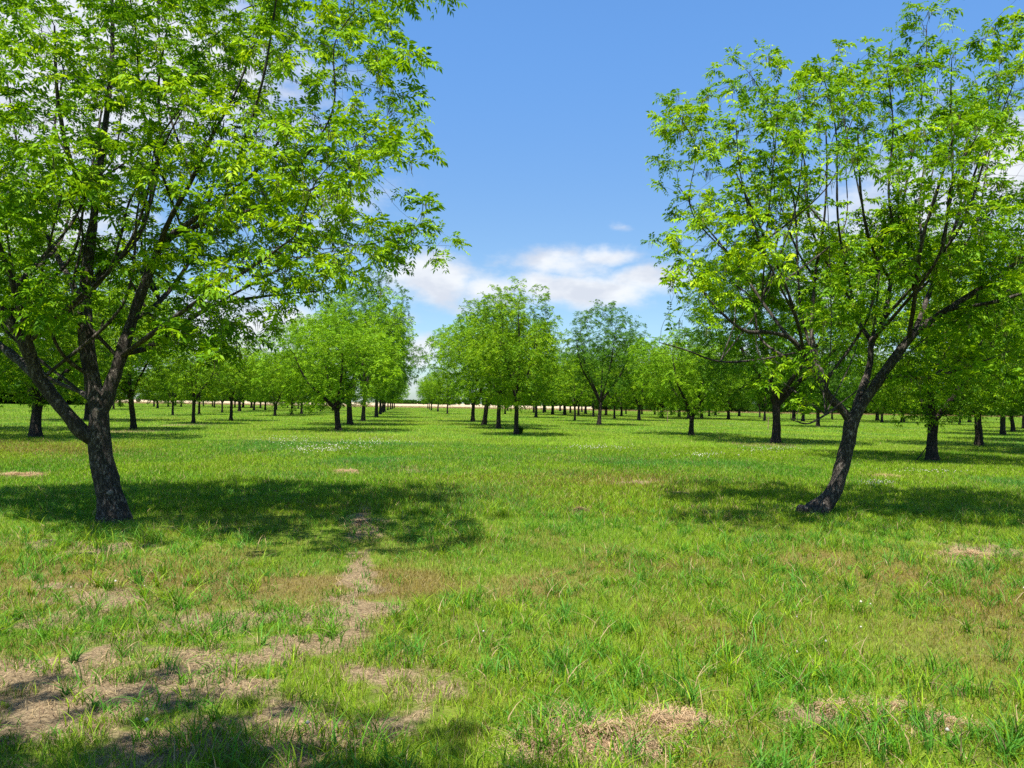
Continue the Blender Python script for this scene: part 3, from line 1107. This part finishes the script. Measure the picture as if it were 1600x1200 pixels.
hero('pecan_tree', 'large pecan tree at left with thick forked dark trunk, its crown filling the upper left', 0, (177, 813), LEFT_LIMBS, LEFT_POLY, 3.2, 6600, 11, 8.6, .6, LEAF,
     bumps=[(171, 768, -.17, .06, .03), (192, 793, -.02, .07, .05)], group='two big foreground pecan trees', n_clump=185, clear=(-8.6, -4.5, 3.9))

RIGHT_LIMBS = [
    (-1, [(1268, 804, 0, .15), (1284, 792, 0, .135), (1299, 775, 0, .118), (1309, 752, 0, .113), (1317, 722, 0, .11), (1325, 690, 0, .108), (1330, 662, 0, .106), (1341, 640, 0, .085), (1361, 612, 0, .078), (1378, 588, 0, .074), (1396, 562, -.05, .07),
          (1428, 521, -.1, .06), (1470, 490, -.2, .05), (1540, 445, -.3, .038), (1600, 400, -.4, .025), (1660, 340, -.5, .014)]),
    (0, [(1330, 660, 0, .08), (1320, 645, 0, .078), (1300, 625, -.05, .07), (1285, 603, -.1, .06), (1272, 580, -.15, .052), (1258, 557, -.2, .046), (1234, 528, -.3, .04), (1198, 519, -.4, .034), (1160, 515, -.6, .028), (1110, 470, -.7, .018), (1070, 410, -.8, .01)]),
    (1, [(1292, 612, -.05, .05), (1284, 585, 0, .046), (1274, 558, .1, .042), (1268, 522, .2, .038), (1270, 476, .3, .033), (1275, 420, .4, .028), (1287, 350, .4, .022), (1292, 270, .4, .016), (1290, 190, .4, .01)]),
    (0, [(1336, 645, 0, .07), (1342, 620, .1, .068), (1352, 595, .2, .066), (1360, 565, .3, .058), (1362, 535, .3, .052), (1380, 500, .5, .045), (1392, 440, .7, .036), (1405, 350, .9, .028), (1425, 240, 1.0, .02), (1445, 120, 1.0, .012), (1448, 40, 1.0, .008)]),
    (1, [(1248, 550, -.2, .022), (1192, 561, -.5, .02), (1126, 565, -.8, .017), (1072, 547, -1, .013), (1030, 535, -1.1, .009)]),
    (0, [(1385, 590, 0, .035), (1415, 588, .3, .034), (1452, 590, .6, .03), (1520, 570, .9, .022), (1600, 540, 1.1, .014)]),
    (3, [(1362, 535, .3, .04), (1340, 500, .6, .038), (1330, 470, .8, .035), (1316, 452, .9, .03), (1290, 447, 1.1, .026), (1250, 400, 1.3, .02), (1215, 310, 1.5, .012)]),
    (1, [(1258, 557, -.2, .03), (1245, 500, -.7, .028), (1225, 440, -1.1, .024), (1190, 360, -1.4, .018), (1150, 270, -1.6, .012)]),
    (1, [(1230, 525, -.3, .028), (1190, 470, .3, .025), (1150, 410, .7, .02), (1100, 350, .9, .014), (1060, 290, .9, .009)]),
    (0, [(1430, 518, -.1, .045), (1455, 450, .5, .04), (1490, 360, 1.0, .03), (1530, 250, 1.3, .02), (1575, 110, 1.4, .011)]),
    (0, [(1420, 528, -.1, .04), (1430, 460, -.8, .036), (1440, 380, -1.3, .03), (1470, 280, -1.6, .022), (1500, 180, -1.7, .012)]),
    (0, [(1480, 484, -.2, .035), (1560, 470, -.9, .03), (1640, 440, -1.3, .02), (1720, 390, -1.5, .012)]),
    (3, [(1392, 440, .7, .03), (1360, 380, -.2, .026), (1345, 300, -.7, .02), (1340, 200, -1, .012)]),
    (1, [(1310, 636, 0, .02), (1290, 648, -.5, .017), (1262, 662, -.9, .013), (1235, 655, -1.2, .009)]),
    (0, [(1440, 510, -.1, .035), (1500, 500, 1.0, .03), (1580, 450, 1.8, .02), (1660, 380, 2.2, .012)]),
]
RIGHT_POLY = [(992, 285), (1045, 300), (1030, 240), (1045, 160), (1075, 145), (1115, 150), (1150, 125), (1205, 80), (1250, 70), (1300, 80), (1385, 75), (1400, 100), (1412, 20), (1430, -10), (1466, 0), (1470, 75), (1530, 90), (1560, 40), (1600, 20), (1680, 60), (1760, 180), (1810, 330), (1780, 500), (1700, 590),
              (1560, 620), (1460, 600), (1380, 560), (1320, 590), (1260, 640), (1190, 630), (1140, 580), (1040, 560), (1080, 520), (1075, 470), (1010, 410), (1015, 375), (1075, 380), (1090, 340), (1060, 325), (995, 310)]
hero('pecan_tree', 'large pecan tree at right with slender trunk bending in a curve from the ground', 0, (1270, 804), RIGHT_LIMBS, RIGHT_POLY, 3.0, 4400, 23, 8.4, .5, LEAF,
     bumps=[(1306, 765, -.1, .05, .015)], group='two big foreground pecan trees', n_clump=112, n_sub=40, clear=(3.6, 6.4, 3.2))

# stump of the old root beside the curved trunk is part of that tree
right_tree = [o for o in bpy.data.objects if o.parent is None and o.get('label', '').startswith('large pecan tree at right')][0]
left_tree = [o for o in bpy.data.objects if o.parent is None and o.get('label', '').startswith('large pecan tree at left')][0]
Bq = gnd(1270, 804)
q0, q1 = np.array(at(1276, 799, Bq[1])) - [Bq[0], Bq[1], 0], np.array(at(1249, 796, Bq[1] - .05)) - [Bq[0], Bq[1], 0]
q0[2] = .04
q1[2] = .075
stp = catmull(np.array([[*q0, .12], [*(q0 * .6 + q1 * .4), .105], [*q1, .085], [*(q1 + (q1 - q0) * .04), .06], [*(q1 + (q1 - q0) * .05), .01]]), .02)
link('root_stub', limb_mesh('root_stub', stp[:, :3], stp[:, 3], [(0, len(stp))], BARK, flare=0, base_z=-9), right_tree)


def knot(px, py, r, parent, mat):
    o_ = np.array(parent.location)
    c = at(px, py, o_[1] - .17) - o_
    vs, fs, off = [], [], 0
    pts = np.array([[0, .05, 0], [0, 0, 0], [0, -.018, 0], [0, -.022, 0]], float) + c
    off = tube(pts, np.array([r, r * .95, r * .6, .004]), 14, vs, fs, 0)
    V = np.concatenate(vs)
    V += (vn3(V * 30)[:, None] - .5) * .02
    return link('pruning_scar', mesh_np('pruning_scar', V, np.concatenate(fs), mat, True), parent)


knot(170, 770, .032, left_tree, plain('grey_scar_wood', (0.11, 0.1, 0.085), nscale=60, var=.6))


# ---- orchard tree kinds
def variant(seed, h, cz, rx, rz, fork, nl, tr, spread, n_attr, leafmat, per_tip, thin=.4, top=1.0, trunk2=False, lean=0.0):
    """trunk and crown meshes of one kind of orchard tree; h height, cz crown centre, rx/rz crown radii"""
    global rng
    keep_rng = rng
    rng = np.random.default_rng(seed)
    limbs = [(-1, np.array([[0, 0, 0, tr * 1.15], [lean * .25, .02, fork * .35, tr], [lean * .6, .0, fork * .7, tr * .92], [lean, -.02, fork, tr * .9]]))]
    limbs[0] = (-1, limbs[0][1])
    fk = np.array([lean, -.02, fork])
    for k_ in range(nl):
        a = 2 * np.pi * k_ / nl + rng.uniform(-.4, .4) + seed
        a_first = a if k_ == 0 else a_first
        s = spread * rng.uniform(.7, 1.2)
        hh = (h - fork) * rng.uniform(.55, .75)
        dv = np.array([math.cos(a), math.sin(a), 0])
        r0 = tr * rng.uniform(.5, .68)
        limbs.append((0, np.array([[*(fk - [0, 0, rng.uniform(.05, .25)]), r0], [*(fk + dv * s * .35 + [0, 0, hh * .25]), r0 * .8], [*(fk + dv * s * .75 + [0, 0, hh * .55]), r0 * .55], [*(fk + dv * s * 1.0 + [0, 0, hh]), r0 * .2]])))
    if trunk2:   # a central leader that carries on upward
        limbs.append((0, np.array([[*fk, tr * .7], [*(fk + [.1, .05, (h - fork) * .4]), tr * .45], [*(fk + [.0, .1, (h - fork) * .8]), tr * .15]])))
    nodes, par, rad, res = limb_nodes(limbs, .25)
    A = []
    while len(A) < n_attr:
        q = rng.normal(0, 1, (4000, 3))
        q /= np.linalg.norm(q, axis=1)[:, None]
        q *= (rng.random(4000) ** (1 / 2.2))[:, None]
        q *= (.72 + .5 * vn3(q / (np.linalg.norm(q, axis=1)[:, None] + 1e-6) * 1.7 + seed * 7.7 + 3))[:, None]
        pz = q[:, 2]
        wdt = np.where(pz > 0, 1 - (1 - top) * pz, 1.0 - .12 * (-pz))
        pts = np.stack([q[:, 0] * rx * wdt, q[:, 1] * rx * wdt, cz + pz * rz], 1)
        lump = vn3(pts * .75 + seed * 3.3) * .6 + vn3(pts * 1.9 + seed) * .4
        k_ = (lump > thin) & (pts[:, 2] > fork * .5 + .6)
        A += list(pts[k_])
    A = np.array(A[:n_attr])
    P_, pa = colonize(nodes, par, A, .2, 1.6, .27, 110, jit=.2)
    r2, _ = pipe_radii(pa, len(P_), .0045, 2.4)
    n0 = len(nodes)
    r2[:n0] = rad
    for i in range(n0, len(P_)):
        r2[i] = min(r2[i], r2[pa[i]] * .92)
    tm = limb_mesh('trunk', nodes, rad, res, BARK_FAR, sides=(16, 10), disp=.014, flare=.35)
    wm = wood_mesh('branches', P_, pa, r2, n0, BARK_FAR)
    # join the thin wood to the trunk mesh (same bark)
    v1 = np.empty(len(tm.vertices) * 3, np.float32); tm.vertices.foreach_get('co', v1)
    v2 = np.empty(len(wm.vertices) * 3, np.float32); wm.vertices.foreach_get('co', v2)
    f1 = np.empty(len(tm.loops), np.int32); tm.loops.foreach_get('vertex_index', f1)
    f2 = np.empty(len(wm.loops), np.int32); wm.loops.foreach_get('vertex_index', f2)
    n1 = len(tm.vertices)
    tj = mesh_np('trunk', np.concatenate([v1.reshape(-1, 3), v2.reshape(-1, 3)]), np.concatenate([f1.reshape(-1, 4), f2.reshape(-1, 4) + n1]), BARK_FAR, True)
    bs, dr = shoot_leaves(P_, pa, r2, n0, per_tip, per_tip * .42, .016)
    N = len(bs)
    tn = .2 + .4 * rng.random(N) + .4 * (vn3(bs * .8 + 3) - .25)
    cm = leaves_mesh('crown', bs, dr, rng.uniform(.14, .25, N), 7, .105, .40, leafmat, np.clip(tn, 0, 1))
    zmax = bs[:, 2].max()
    print('variant', seed, 'nodes', len(P_), 'leaves', N, 'top', round(float(zmax), 2))
    rng = keep_rng
    return dict(trunk=tj, crown=cm, h=float(zmax) + .1, w=rx, a0=a_first)


KINDS = {
    'round': variant(1, 7.0, 4.0, 3.9, 3.2, 1.25, 4, .15, 1.7, 2600, LEAF_YEL, 6.6, .42),
    'oval': variant(12, 8.0, 4.6, 3.2, 3.9, 1.8, 4, .125, 1.4, 2600, LEAF_MID, 6.6, .44, .88, True),
    'vase': variant(3, 9.5, 5.7, 4.0, 3.9, 1.8, 5, .15, 2.3, 2500, LEAF_DARK, 6.6, .5, 1.0),
    'slim': variant(4, 6.0, 3.7, 2.5, 2.4, 1.5, 3, .085, 1.0, 1500, LEAF_MID, 6.0, .31, .8, True),
    'forked': variant(5, 8.0, 4.6, 4.2, 3.5, 1.3, 3, .17, 2.2, 3000, LEAF_MID, 6.4, .43, .9),
    'spread': variant(6, 8.0, 4.7, 4.6, 3.5, 1.6, 5, .165, 2.6, 3300, LEAF_DARK, 6.4, .42, .9),
}
PROTO = {}


def tree_at(pos, kind, height, wid=1.0, label=None, group=None, rot=None, tilt=(0, 0)):
    K = KINDS[kind]
    s = height / K['h']
    if kind not in PROTO:
        root = link('pecan_tree', None)
        root.empty_display_size = .3
        link('trunk', K['trunk'], root)
        link('crown', K['crown'], root)
        PROTO[kind] = root
    else:
        src = PROTO[kind]
        root = src.copy()
        COL.objects.link(root)
        for ch in list(src.children):
            if ch.name.split('.')[0] in ('trunk', 'crown'):
                c_ = ch.copy()
                COL.objects.link(c_)
                c_.parent = root
    root.location = (pos[0], pos[1], 0)
    root.scale = (s * wid, s * wid, s)
    root.rotation_euler = (R(tilt[0]), R(tilt[1]), random.uniform(0, 6.28) if rot is None else rot)
    root.rotation_mode = 'XYZ'
    for k_ in ('label', 'group', 'category'):
        if k_ in root:
            del root[k_]
    tag(root, label, 'tree', group)
    return root


# (photo x, photo y of the trunk base, kind, height m, width factor, label, tilt)
LANE_L, LANE_R = 'pecan trees along the left edge of the grass lane', 'pecan trees along the right edge of the grass lane'
NEAR = 'nearer orchard trees'
TREES = [
    (56, 685, 'forked', 8.6, 1.1, 'pecan tree with low three-way fork at far left, behind the big left tree', NEAR, (0, 0)),
    (137, 657, 'spread', 9.5, 1.1, 'pecan tree whose trunk shows just left of the big left trunk', NEAR, (0, 0)),
    (209, 671, 'oval', 8.5, 1.15, 'leaning pecan tree with a pale cut scar and bare reddish soil at its foot', NEAR, (0, 7)),
    (302, 662, 'slim', 6.6, 1.2, 'slim straight pecan tree, first one right of the leaning scarred tree', NEAR, (0, 0)),
    (361, 657.5, 'slim', 7.0, 1.2, 'thin pole-straight pecan tree, second one right of the leaning scarred tree', NEAR, (0, 0)),
    (270, 649, 'oval', 6.5, 1.1, 'small crooked pecan between the leaning scarred tree and the slim straight one', NEAR, (0, 3)),
    (311, 647.5, 'oval', 7.5, 1.1, 'dark trunked pecan just behind and right of the slim straight tree', NEAR, (0, 0)),
    (429.5, 650, 'forked', 7.2, .9, 'low forking pecan left of the bright round tree, the nearer of the forked pair', NEAR, (0, 0)),
    (456, 648.5, 'forked', 7.5, .9, 'low forking pecan left of the bright round tree, the farther of the forked pair', NEAR, (0, 0)),
    (471, 647, 'spread', 7.8, .9, 'stout straight pecan trunk, last tree left of the bright round one', NEAR, (0, 0)),
    (529, 673, 'round', 6.7, 1.12, 'bright round pecan with leaning trunk, first tree of the lane row on the left', LANE_L, (0, 8)),
    (547, 664, 'round', 9.6, .9, 'pecan right behind the bright round tree, second in the lane row on the left', LANE_L, (0, -4)),
    (567, 658.5, 'vase', 12.8, .8, 'tall loose-topped pecan, third in the lane row on the left', LANE_L, (0, 3)),
    (588, 652, 'spread', 12, .75, 'dark stout pecan with a low side limb, fourth in the lane row on the left', LANE_L, (0, 0)),
    (594, 647.5, 'oval', 12.5, .9, 'fifth pecan in the lane row on the left', LANE_L, (0, 0)),
    (598, 645, 'spread', 10, .8, 'sixth pecan in the lane row on the left', LANE_L, (0, 0)),
    (601, 643.5, 'round', 9.5, .8, 'seventh pecan in the lane row on the left', LANE_L, (0, 0)),
    (606, 641, 'oval', 10, 1.0, 'eighth pecan in the lane row on the left', LANE_L, (0, 0)),
    (610, 640, 'spread', 9.5, .8, 'ninth pecan in the lane row on the left', LANE_L, (0, 0)),
    (613, 639, 'round', 9, .9, 'tenth pecan in the lane row on the left', LANE_L, (0, 0)),
    (616, 638, 'round', 9, .9, 'farthest visible pecan in the lane row on the left', LANE_L, (0, 0)),
    (806.5, 680, 'oval', 8.5, .98, 'upright oval pecan with dark weeds at its foot, nearest in the right lane row', LANE_R, (0, 0)),
    (779, 670, 'oval', 9.6, 1.0, 'straight pecan, second in the lane row on the right', LANE_R, (0, 0)),
    (756, 664.5, 'round', 9.2, .9, 'pecan with right-leaning trunk, third in the lane row on the right', LANE_R, (0, 12)),
    (739, 659, 'round', 9.4, .85, 'stout yellow-green pecan, fourth in the lane row on the right', LANE_R, (0, 0)),
    (699, 647, 'oval', 8.0, 1.0, 'stout trunk pecan standing alone, fifth in the lane row on the right', LANE_R, (0, 0)),
    (684, 643, 'slim', 8.0, 1.3, 'thin stemmed pecan, sixth in the lane row on the right', LANE_R, (0, 4)),
    (674, 641.5, 'round', 8.0, .8, 'seventh pecan in the lane row on the right', LANE_R, (0, 0)),
    (671, 640, 'vase', 9.5, .7, 'dark topped pecan, eighth in the lane row on the right', LANE_R, (0, 0)),
    (668.5, 638.5, 'oval', 9, 1.1, 'farthest visible pecan in the lane row on the right', LANE_R, (0, 0)),
    (837.5, 652.5, 'oval', 10.5, 1.1, 'thick straight pecan trunk just right of the upright oval tree', NEAR, (0, 0)),
    (898, 658, 'slim', 6.6, 1.2, 'thin stemmed pecan left of the dark open-crowned tree', NEAR, (0, 0)),
    (936, 664, 'vase', 10.6, 1.0, 'dark open-crowned pecan in the middle distance right of the centre', NEAR, (0, -4)),
    (927, 651.5, 'spread', 11.0, .7, 'pecan whose trunk stands close behind the dark open-crowned tree', NEAR, (0, 0)),
    (960, 654.5, 'slim', 7.0, 1.3, 'small pecan just right of the dark open-crowned tree', NEAR, (0, 0)),
    (998.5, 657, 'forked', 10.0, .85, 'low forking pecan right of the dark open-crowned tree, left of the round one', NEAR, (0, 0)),
    (1080.5, 680, 'round', 6.4, 1.05, 'round pecan forking in two, first complete tree left of the big right crown', NEAR, (0, 4)),
    (1212, 693, 'spread', 10.4, .9, 'tall dark pecan leaning left behind the big right tree crown', NEAR, (0, -8)),
    (1457, 721, 'forked', 7.8, 1.0, 'pecan with stout trunk forking to the right, nearest tree behind the big right one', NEAR, (0, 0)),
    (1530, 697, 'spread', 8.5, .95, 'pecan with flared root base near the right edge of the photo', NEAR, (0, 2)),
    (1567, 680, 'spread', 9.0, .95, 'thick straight pecan trunk by the right edge, behind the root-flared tree', NEAR, (0, 0)),
    (1583, 675, 'forked', 8.0, .95, 'rightmost dark pecan, half leafy down to the ground', NEAR, (0, 10)),
    (1278, 667, 'spread', 8.5, .95, 'pecan in shade seen just left of the curved right trunk', NEAR, (0, 0)),
    (1378, 660.5, 'forked', 8.0, 1.0, 'double stemmed pecan seen just right of the curved right trunk', NEAR, (0, 0)),
    (1499, 664, 'slim', 7.5, 1.2, 'slim leaning pecan between the stout forked tree and the root-flared tree', NEAR, (0, 6)),
    (1138, 655.5, 'forked', 10.0, 1.0, 'dark forking pecan between the round tree and the tall leaning one', NEAR, (0, 0)),
    (1195, 658, 'slim', 8.5, 1.2, 'grey straight pecan trunk just left of the tall leaning tree', NEAR, (0, 0)),
]
FAR_L = [(177.5, 639), (187, 635), (240.5, 635.5), (246, 638), (263, 635.5), (274, 634), (283, 636), (318, 635), (332, 635.5), (335, 637), (347, 645), (374, 643), (367, 636.5), (380, 637), (393, 637.5), (397, 641.5), (407, 638), (414.5, 641),
         (432, 640.5), (440.5, 637), (449.5, 637.5), (466, 639), (487.5, 645), (500.5, 643), (506, 638), (520, 641.5), (150, 640), (-60, 672)]
FAR_R = [(789, 647), (793, 642), (834, 645), (849, 645.5), (851.5, 644), (863.5, 648), (882, 648.5), (875, 642.5), (891, 645.5), (904, 650), (909, 644), (915, 647), (947, 649), (971, 650.5), (978, 647), (1003, 647.5), (1023, 648), (1034, 653), (1049, 648.5), (1061, 651.5),
         (1076, 655), (1096, 653.5), (1108, 650.5), (1118, 649), (1155, 650.5), (1187, 652.5), (1240, 655.5), (1255, 658.5), (1300, 655), (1371, 657.5), (1410, 660), (1515, 660), (1600, 670), (1620, 690), (1650, 712), (1640, 664), (1680, 676)]
for (px, py, kd, hh, wd, lab, grp, tl) in TREES:
    tree_at(gnd(px, py), kd, hh, wd, lab, grp, tilt=tl, rot=-KINDS[kd]['a0'] if px in (1457, 456) else None)
for (L_, lab, grp) in ((FAR_L, 'distant pecan tree in the far rows left of the grass lane', 'far orchard rows left of the lane'), (FAR_R, 'distant pecan tree in the far rows right of the grass lane', 'far orchard rows right of the lane')):
    for (px, py) in L_:
        kd = random.choice(['oval', 'round', 'spread', 'forked', 'vase', 'oval'])
        tree_at(gnd(px, py), kd, random.uniform(7.0, 9.8) * (1.15 if px > 780 else 1.0), random.uniform(.95, 1.3), lab, grp)

# the next tree of the left row stands beside the viewpoint, out of frame; its shade falls on the lower left grass
tree_at((-2.3, -1.2), 'vase', 9.4, .95, 'pecan tree beside the viewpoint that shades the lower left grass', 'nearer orchard trees')


bpy.context.view_layer.update()
_r = [o for o in bpy.data.objects if o.get('label', '').startswith('pecan tree beside the viewpoint')][0]
_c = [c for c in _r.children if c.name.startswith('crown')][0]
_v = np.empty(len(_c.data.vertices) * 3, np.float32)
_c.data.vertices.foreach_get('co', _v)
_M = np.array(CM.inverted() @ _c.matrix_world)
_q = _v.reshape(-1, 3) @ _M[:3, :3].T + _M[:3, 3]
_k = (_q[:, 2] < -.05)
_x, _y = 800 + F * _q[:, 0] / -_q[:, 2], 600 - F * _q[:, 1] / -_q[:, 2]
print('side tree vertices in frame', int((_k & (_x > -20) & (_x < 1620) & (_y > -20) & (_y < 1220)).sum()), 'of', len(_q))


# ------------------------------------------------------------------ far woods and treeline
def wood_mass(name, pts, size, mat, lab):
    """leaf-covered mass; pts are clump centres with radii"""
    vs = []
    for (c, r) in pts:
        n = int(60 + 26 * r * r / (size * size) * 2)
        q = rng.normal(0, 1, (n, 3))
        q /= np.linalg.norm(q, axis=1)[:, None]
        ps = np.array(c) + q * np.array([r, r, r * .8]) * rng.uniform(.6, 1.05, (n, 1))
        ps[:, 2] = np.maximum(ps[:, 2], .2)
        u = rng.normal(0, 1, (n, 3))
        v = rng.normal(0, 1, (n, 3))
        u *= (size * rng.uniform(.5, 1.2, n) / np.linalg.norm(u, axis=1))[:, None]
        v *= (size * .6 * rng.uniform(.5, 1.2, n) / np.linalg.norm(v, axis=1))[:, None]
        vs.append(np.stack([ps - u, ps + v, ps + u, ps - v], 1))
    V = np.concatenate(vs)
    n = len(V)
    me = mesh_np(name, V.reshape(-1, 3), np.arange(n * 4).reshape(-1, 4), mat, False, {'tint': np.repeat(rng.random(n) ** 2 * .5, 4)})
    return tag(link(name, me), lab, 'woods', kind='stuff')


# dense wood beyond the left corner of the orchard
pts = []
for k_ in range(240):
    px = rng.uniform(-260, 128)
    Y = 165 + rng.uniform(0, 25)
    g_ = at(px, 640, Y)
    pts.append(((g_[0], Y, rng.uniform(.5, 13) * rng.uniform(.5, 1)), rng.uniform(1.8, 3.4)))
wood_mass('woods', pts, .55, LEAF_DARK, 'dense dark wood behind the orchard at the far left')
pts = []
for k_ in range(420):
    px = rng.uniform(925, 1900)
    if 1170 < px < 1178:
        continue
    Y = 272 + rng.uniform(0, 25)
    g_ = at(px, 640, Y)
    pts.append(((g_[0], Y, rng.uniform(.3, 9) * rng.uniform(.4, 1)), rng.uniform(2.2, 4.2)))
wood_mass('woods', pts, .7, LEAF_DARK, 'dark far wood closing the orchard on the right')
# low line of trees on the horizon beyond the dry field
pts = []
for k_ in range(620):
    x = rng.uniform(-900, 900)
    Y = 1150 + rng.uniform(-60, 60)
    hgt = 3 + 9 * max(0, float(fbm2(np.array([x]), np.array([0.0]), .012, 4)[0]) - .35)
    if fbm2(np.array([x]), np.array([50.0]), .02, 3)[0] < .42:
        continue
    pts.append(((x, Y, hgt * rng.uniform(.3, 1)), rng.uniform(2.5, 5)))
wood_mass('treeline', pts, 1.6, LEAF_DARK, 'low line of distant trees on the horizon past the dry field')

# standing dry grass along the near edge of the field
n = 60000
x = rng.uniform(-230, 260, n)
Y = np.interp(x, fx, fe) + rng.exponential(25, n)
cl = np.array([0.34, 0.26, 0.15])[None] * rng.uniform(.6, 1.2, (n, 1))
k_ = (Y - np.interp(x, fx, fe)) < 7
cl[k_] = np.array([0.22, 0.17, 0.06]) * rng.uniform(.6, 1.2, (k_.sum(), 1))
me = blades('dry_grass', np.stack([x, Y], 1), rng.uniform(.25, .65, n), rng.uniform(.08, .2, n), rng.uniform(.1, .6, n), cl, 1, base_z=0.02)
tag(link('dry_grass', me), 'tall dry grass standing along the edge of the field', 'dry grass', kind='stuff')


# ------------------------------------------------------------------ small things
def tube_obj(name, pts, r0, r1, mat, parent=None, sides=8):
    pts = catmull(np.array(pts, float), .15)
    vs, fs = [], []
    tube(pts, np.linspace(r0, r1, len(pts)), sides, vs, fs, 0)
    return mesh_np(name, np.concatenate(vs), np.concatenate(fs), mat, True)


# dark weeds at the foot of the first tree of the right lane row
c = gnd(811, 679)
vs = []
n = 900
q = rng.normal(0, 1, (n, 3))
q /= np.linalg.norm(q, axis=1)[:, None]
ps = np.array([c[0], c[1] - .1, .22]) * 0 + np.array([0, 0, .2]) + q * np.array([.2, .2, .22]) * rng.uniform(.5, 1.1, (n, 1))
ps[:, 2] = np.abs(ps[:, 2])
u, v = rng.normal(0, .03, (n, 3)), rng.normal(0, .02, (n, 3))
V = np.stack([ps - u, ps + v, ps + u, ps - v], 1).reshape(-1, 3)
o = link('weed_clump', mesh_np('weed_clump', V, np.arange(n * 4).reshape(-1, 4), LEAF_DARK, False, {'tint': np.repeat(rng.random(n) * .3, 4)}))
o.location = (c[0], c[1], 0)
tag(o, 'small dark clump of weeds at the foot of the upright oval pecan', 'weeds')

# fallen stick leaning on the stout forked tree
c = gnd(1457, 721)
a, b2 = gnd(1429, 721.5) - c, at(1450.5, 694, c[1] - .1) - c
o = link('fallen_branch', tube_obj('fallen_branch', [a, a * .55 + b2 * .45 + [0, 0, -.05], b2], .022, .014, BARK_FAR))
o.location = c
tag(o, 'broken dark branch leaning against the stout forked pecan trunk', 'branch')

for (px, py, hpx, r_, mat, lab) in ((1200, 671, 19, .03, STAKE, 'thin reddish stake in the grass left of the tall leaning pecan'),
                                    (1043, 660.5, 21, .028, STAKE, 'thin brown stake standing in the grass left of the round forked pecan'),
                                    (1033, 653, 14, .12, PALE, 'pale tree guard tube in the far grass right of the low forking pecan')):
    c = gnd(px, py)
    hgt = hpx / F * c[1]
    o = link('stake' if r_ < .1 else 'tree_guard', tube_obj('stake', [[0, 0, -.05], [.01, 0, hgt * .5], [0.02, 0, hgt]], r_, r_ * .85, mat))
    o.location = c
    tag(o, lab, 'stake' if r_ < .1 else 'tree guard')

# the pale cut on the leaning tree is part of it
lt = [o for o in bpy.data.objects if o.parent is None and o.get('label', '').startswith('leaning pecan tree')][0]
bpy.context.view_layer.update()
c = np.array(lt.matrix_world.inverted() @ Vector(at(215.5, 625.5, lt.location[1] - .17)))
n = 40
vs, fs = [], []
iv = np.array(lt.matrix_world.inverted().to_3x3())
ax = iv @ np.array([0, -1.0, 0])
ax /= np.linalg.norm(ax)
tube(np.array([c - ax * .08, c, c + ax * .03, c + ax * .035]), np.array([.1, .095, .06, .005]), 12, vs, fs, 0)
link('pruning_scar', mesh_np('pruning_scar', np.concatenate(vs), np.concatenate(fs), WOUND, True), lt)
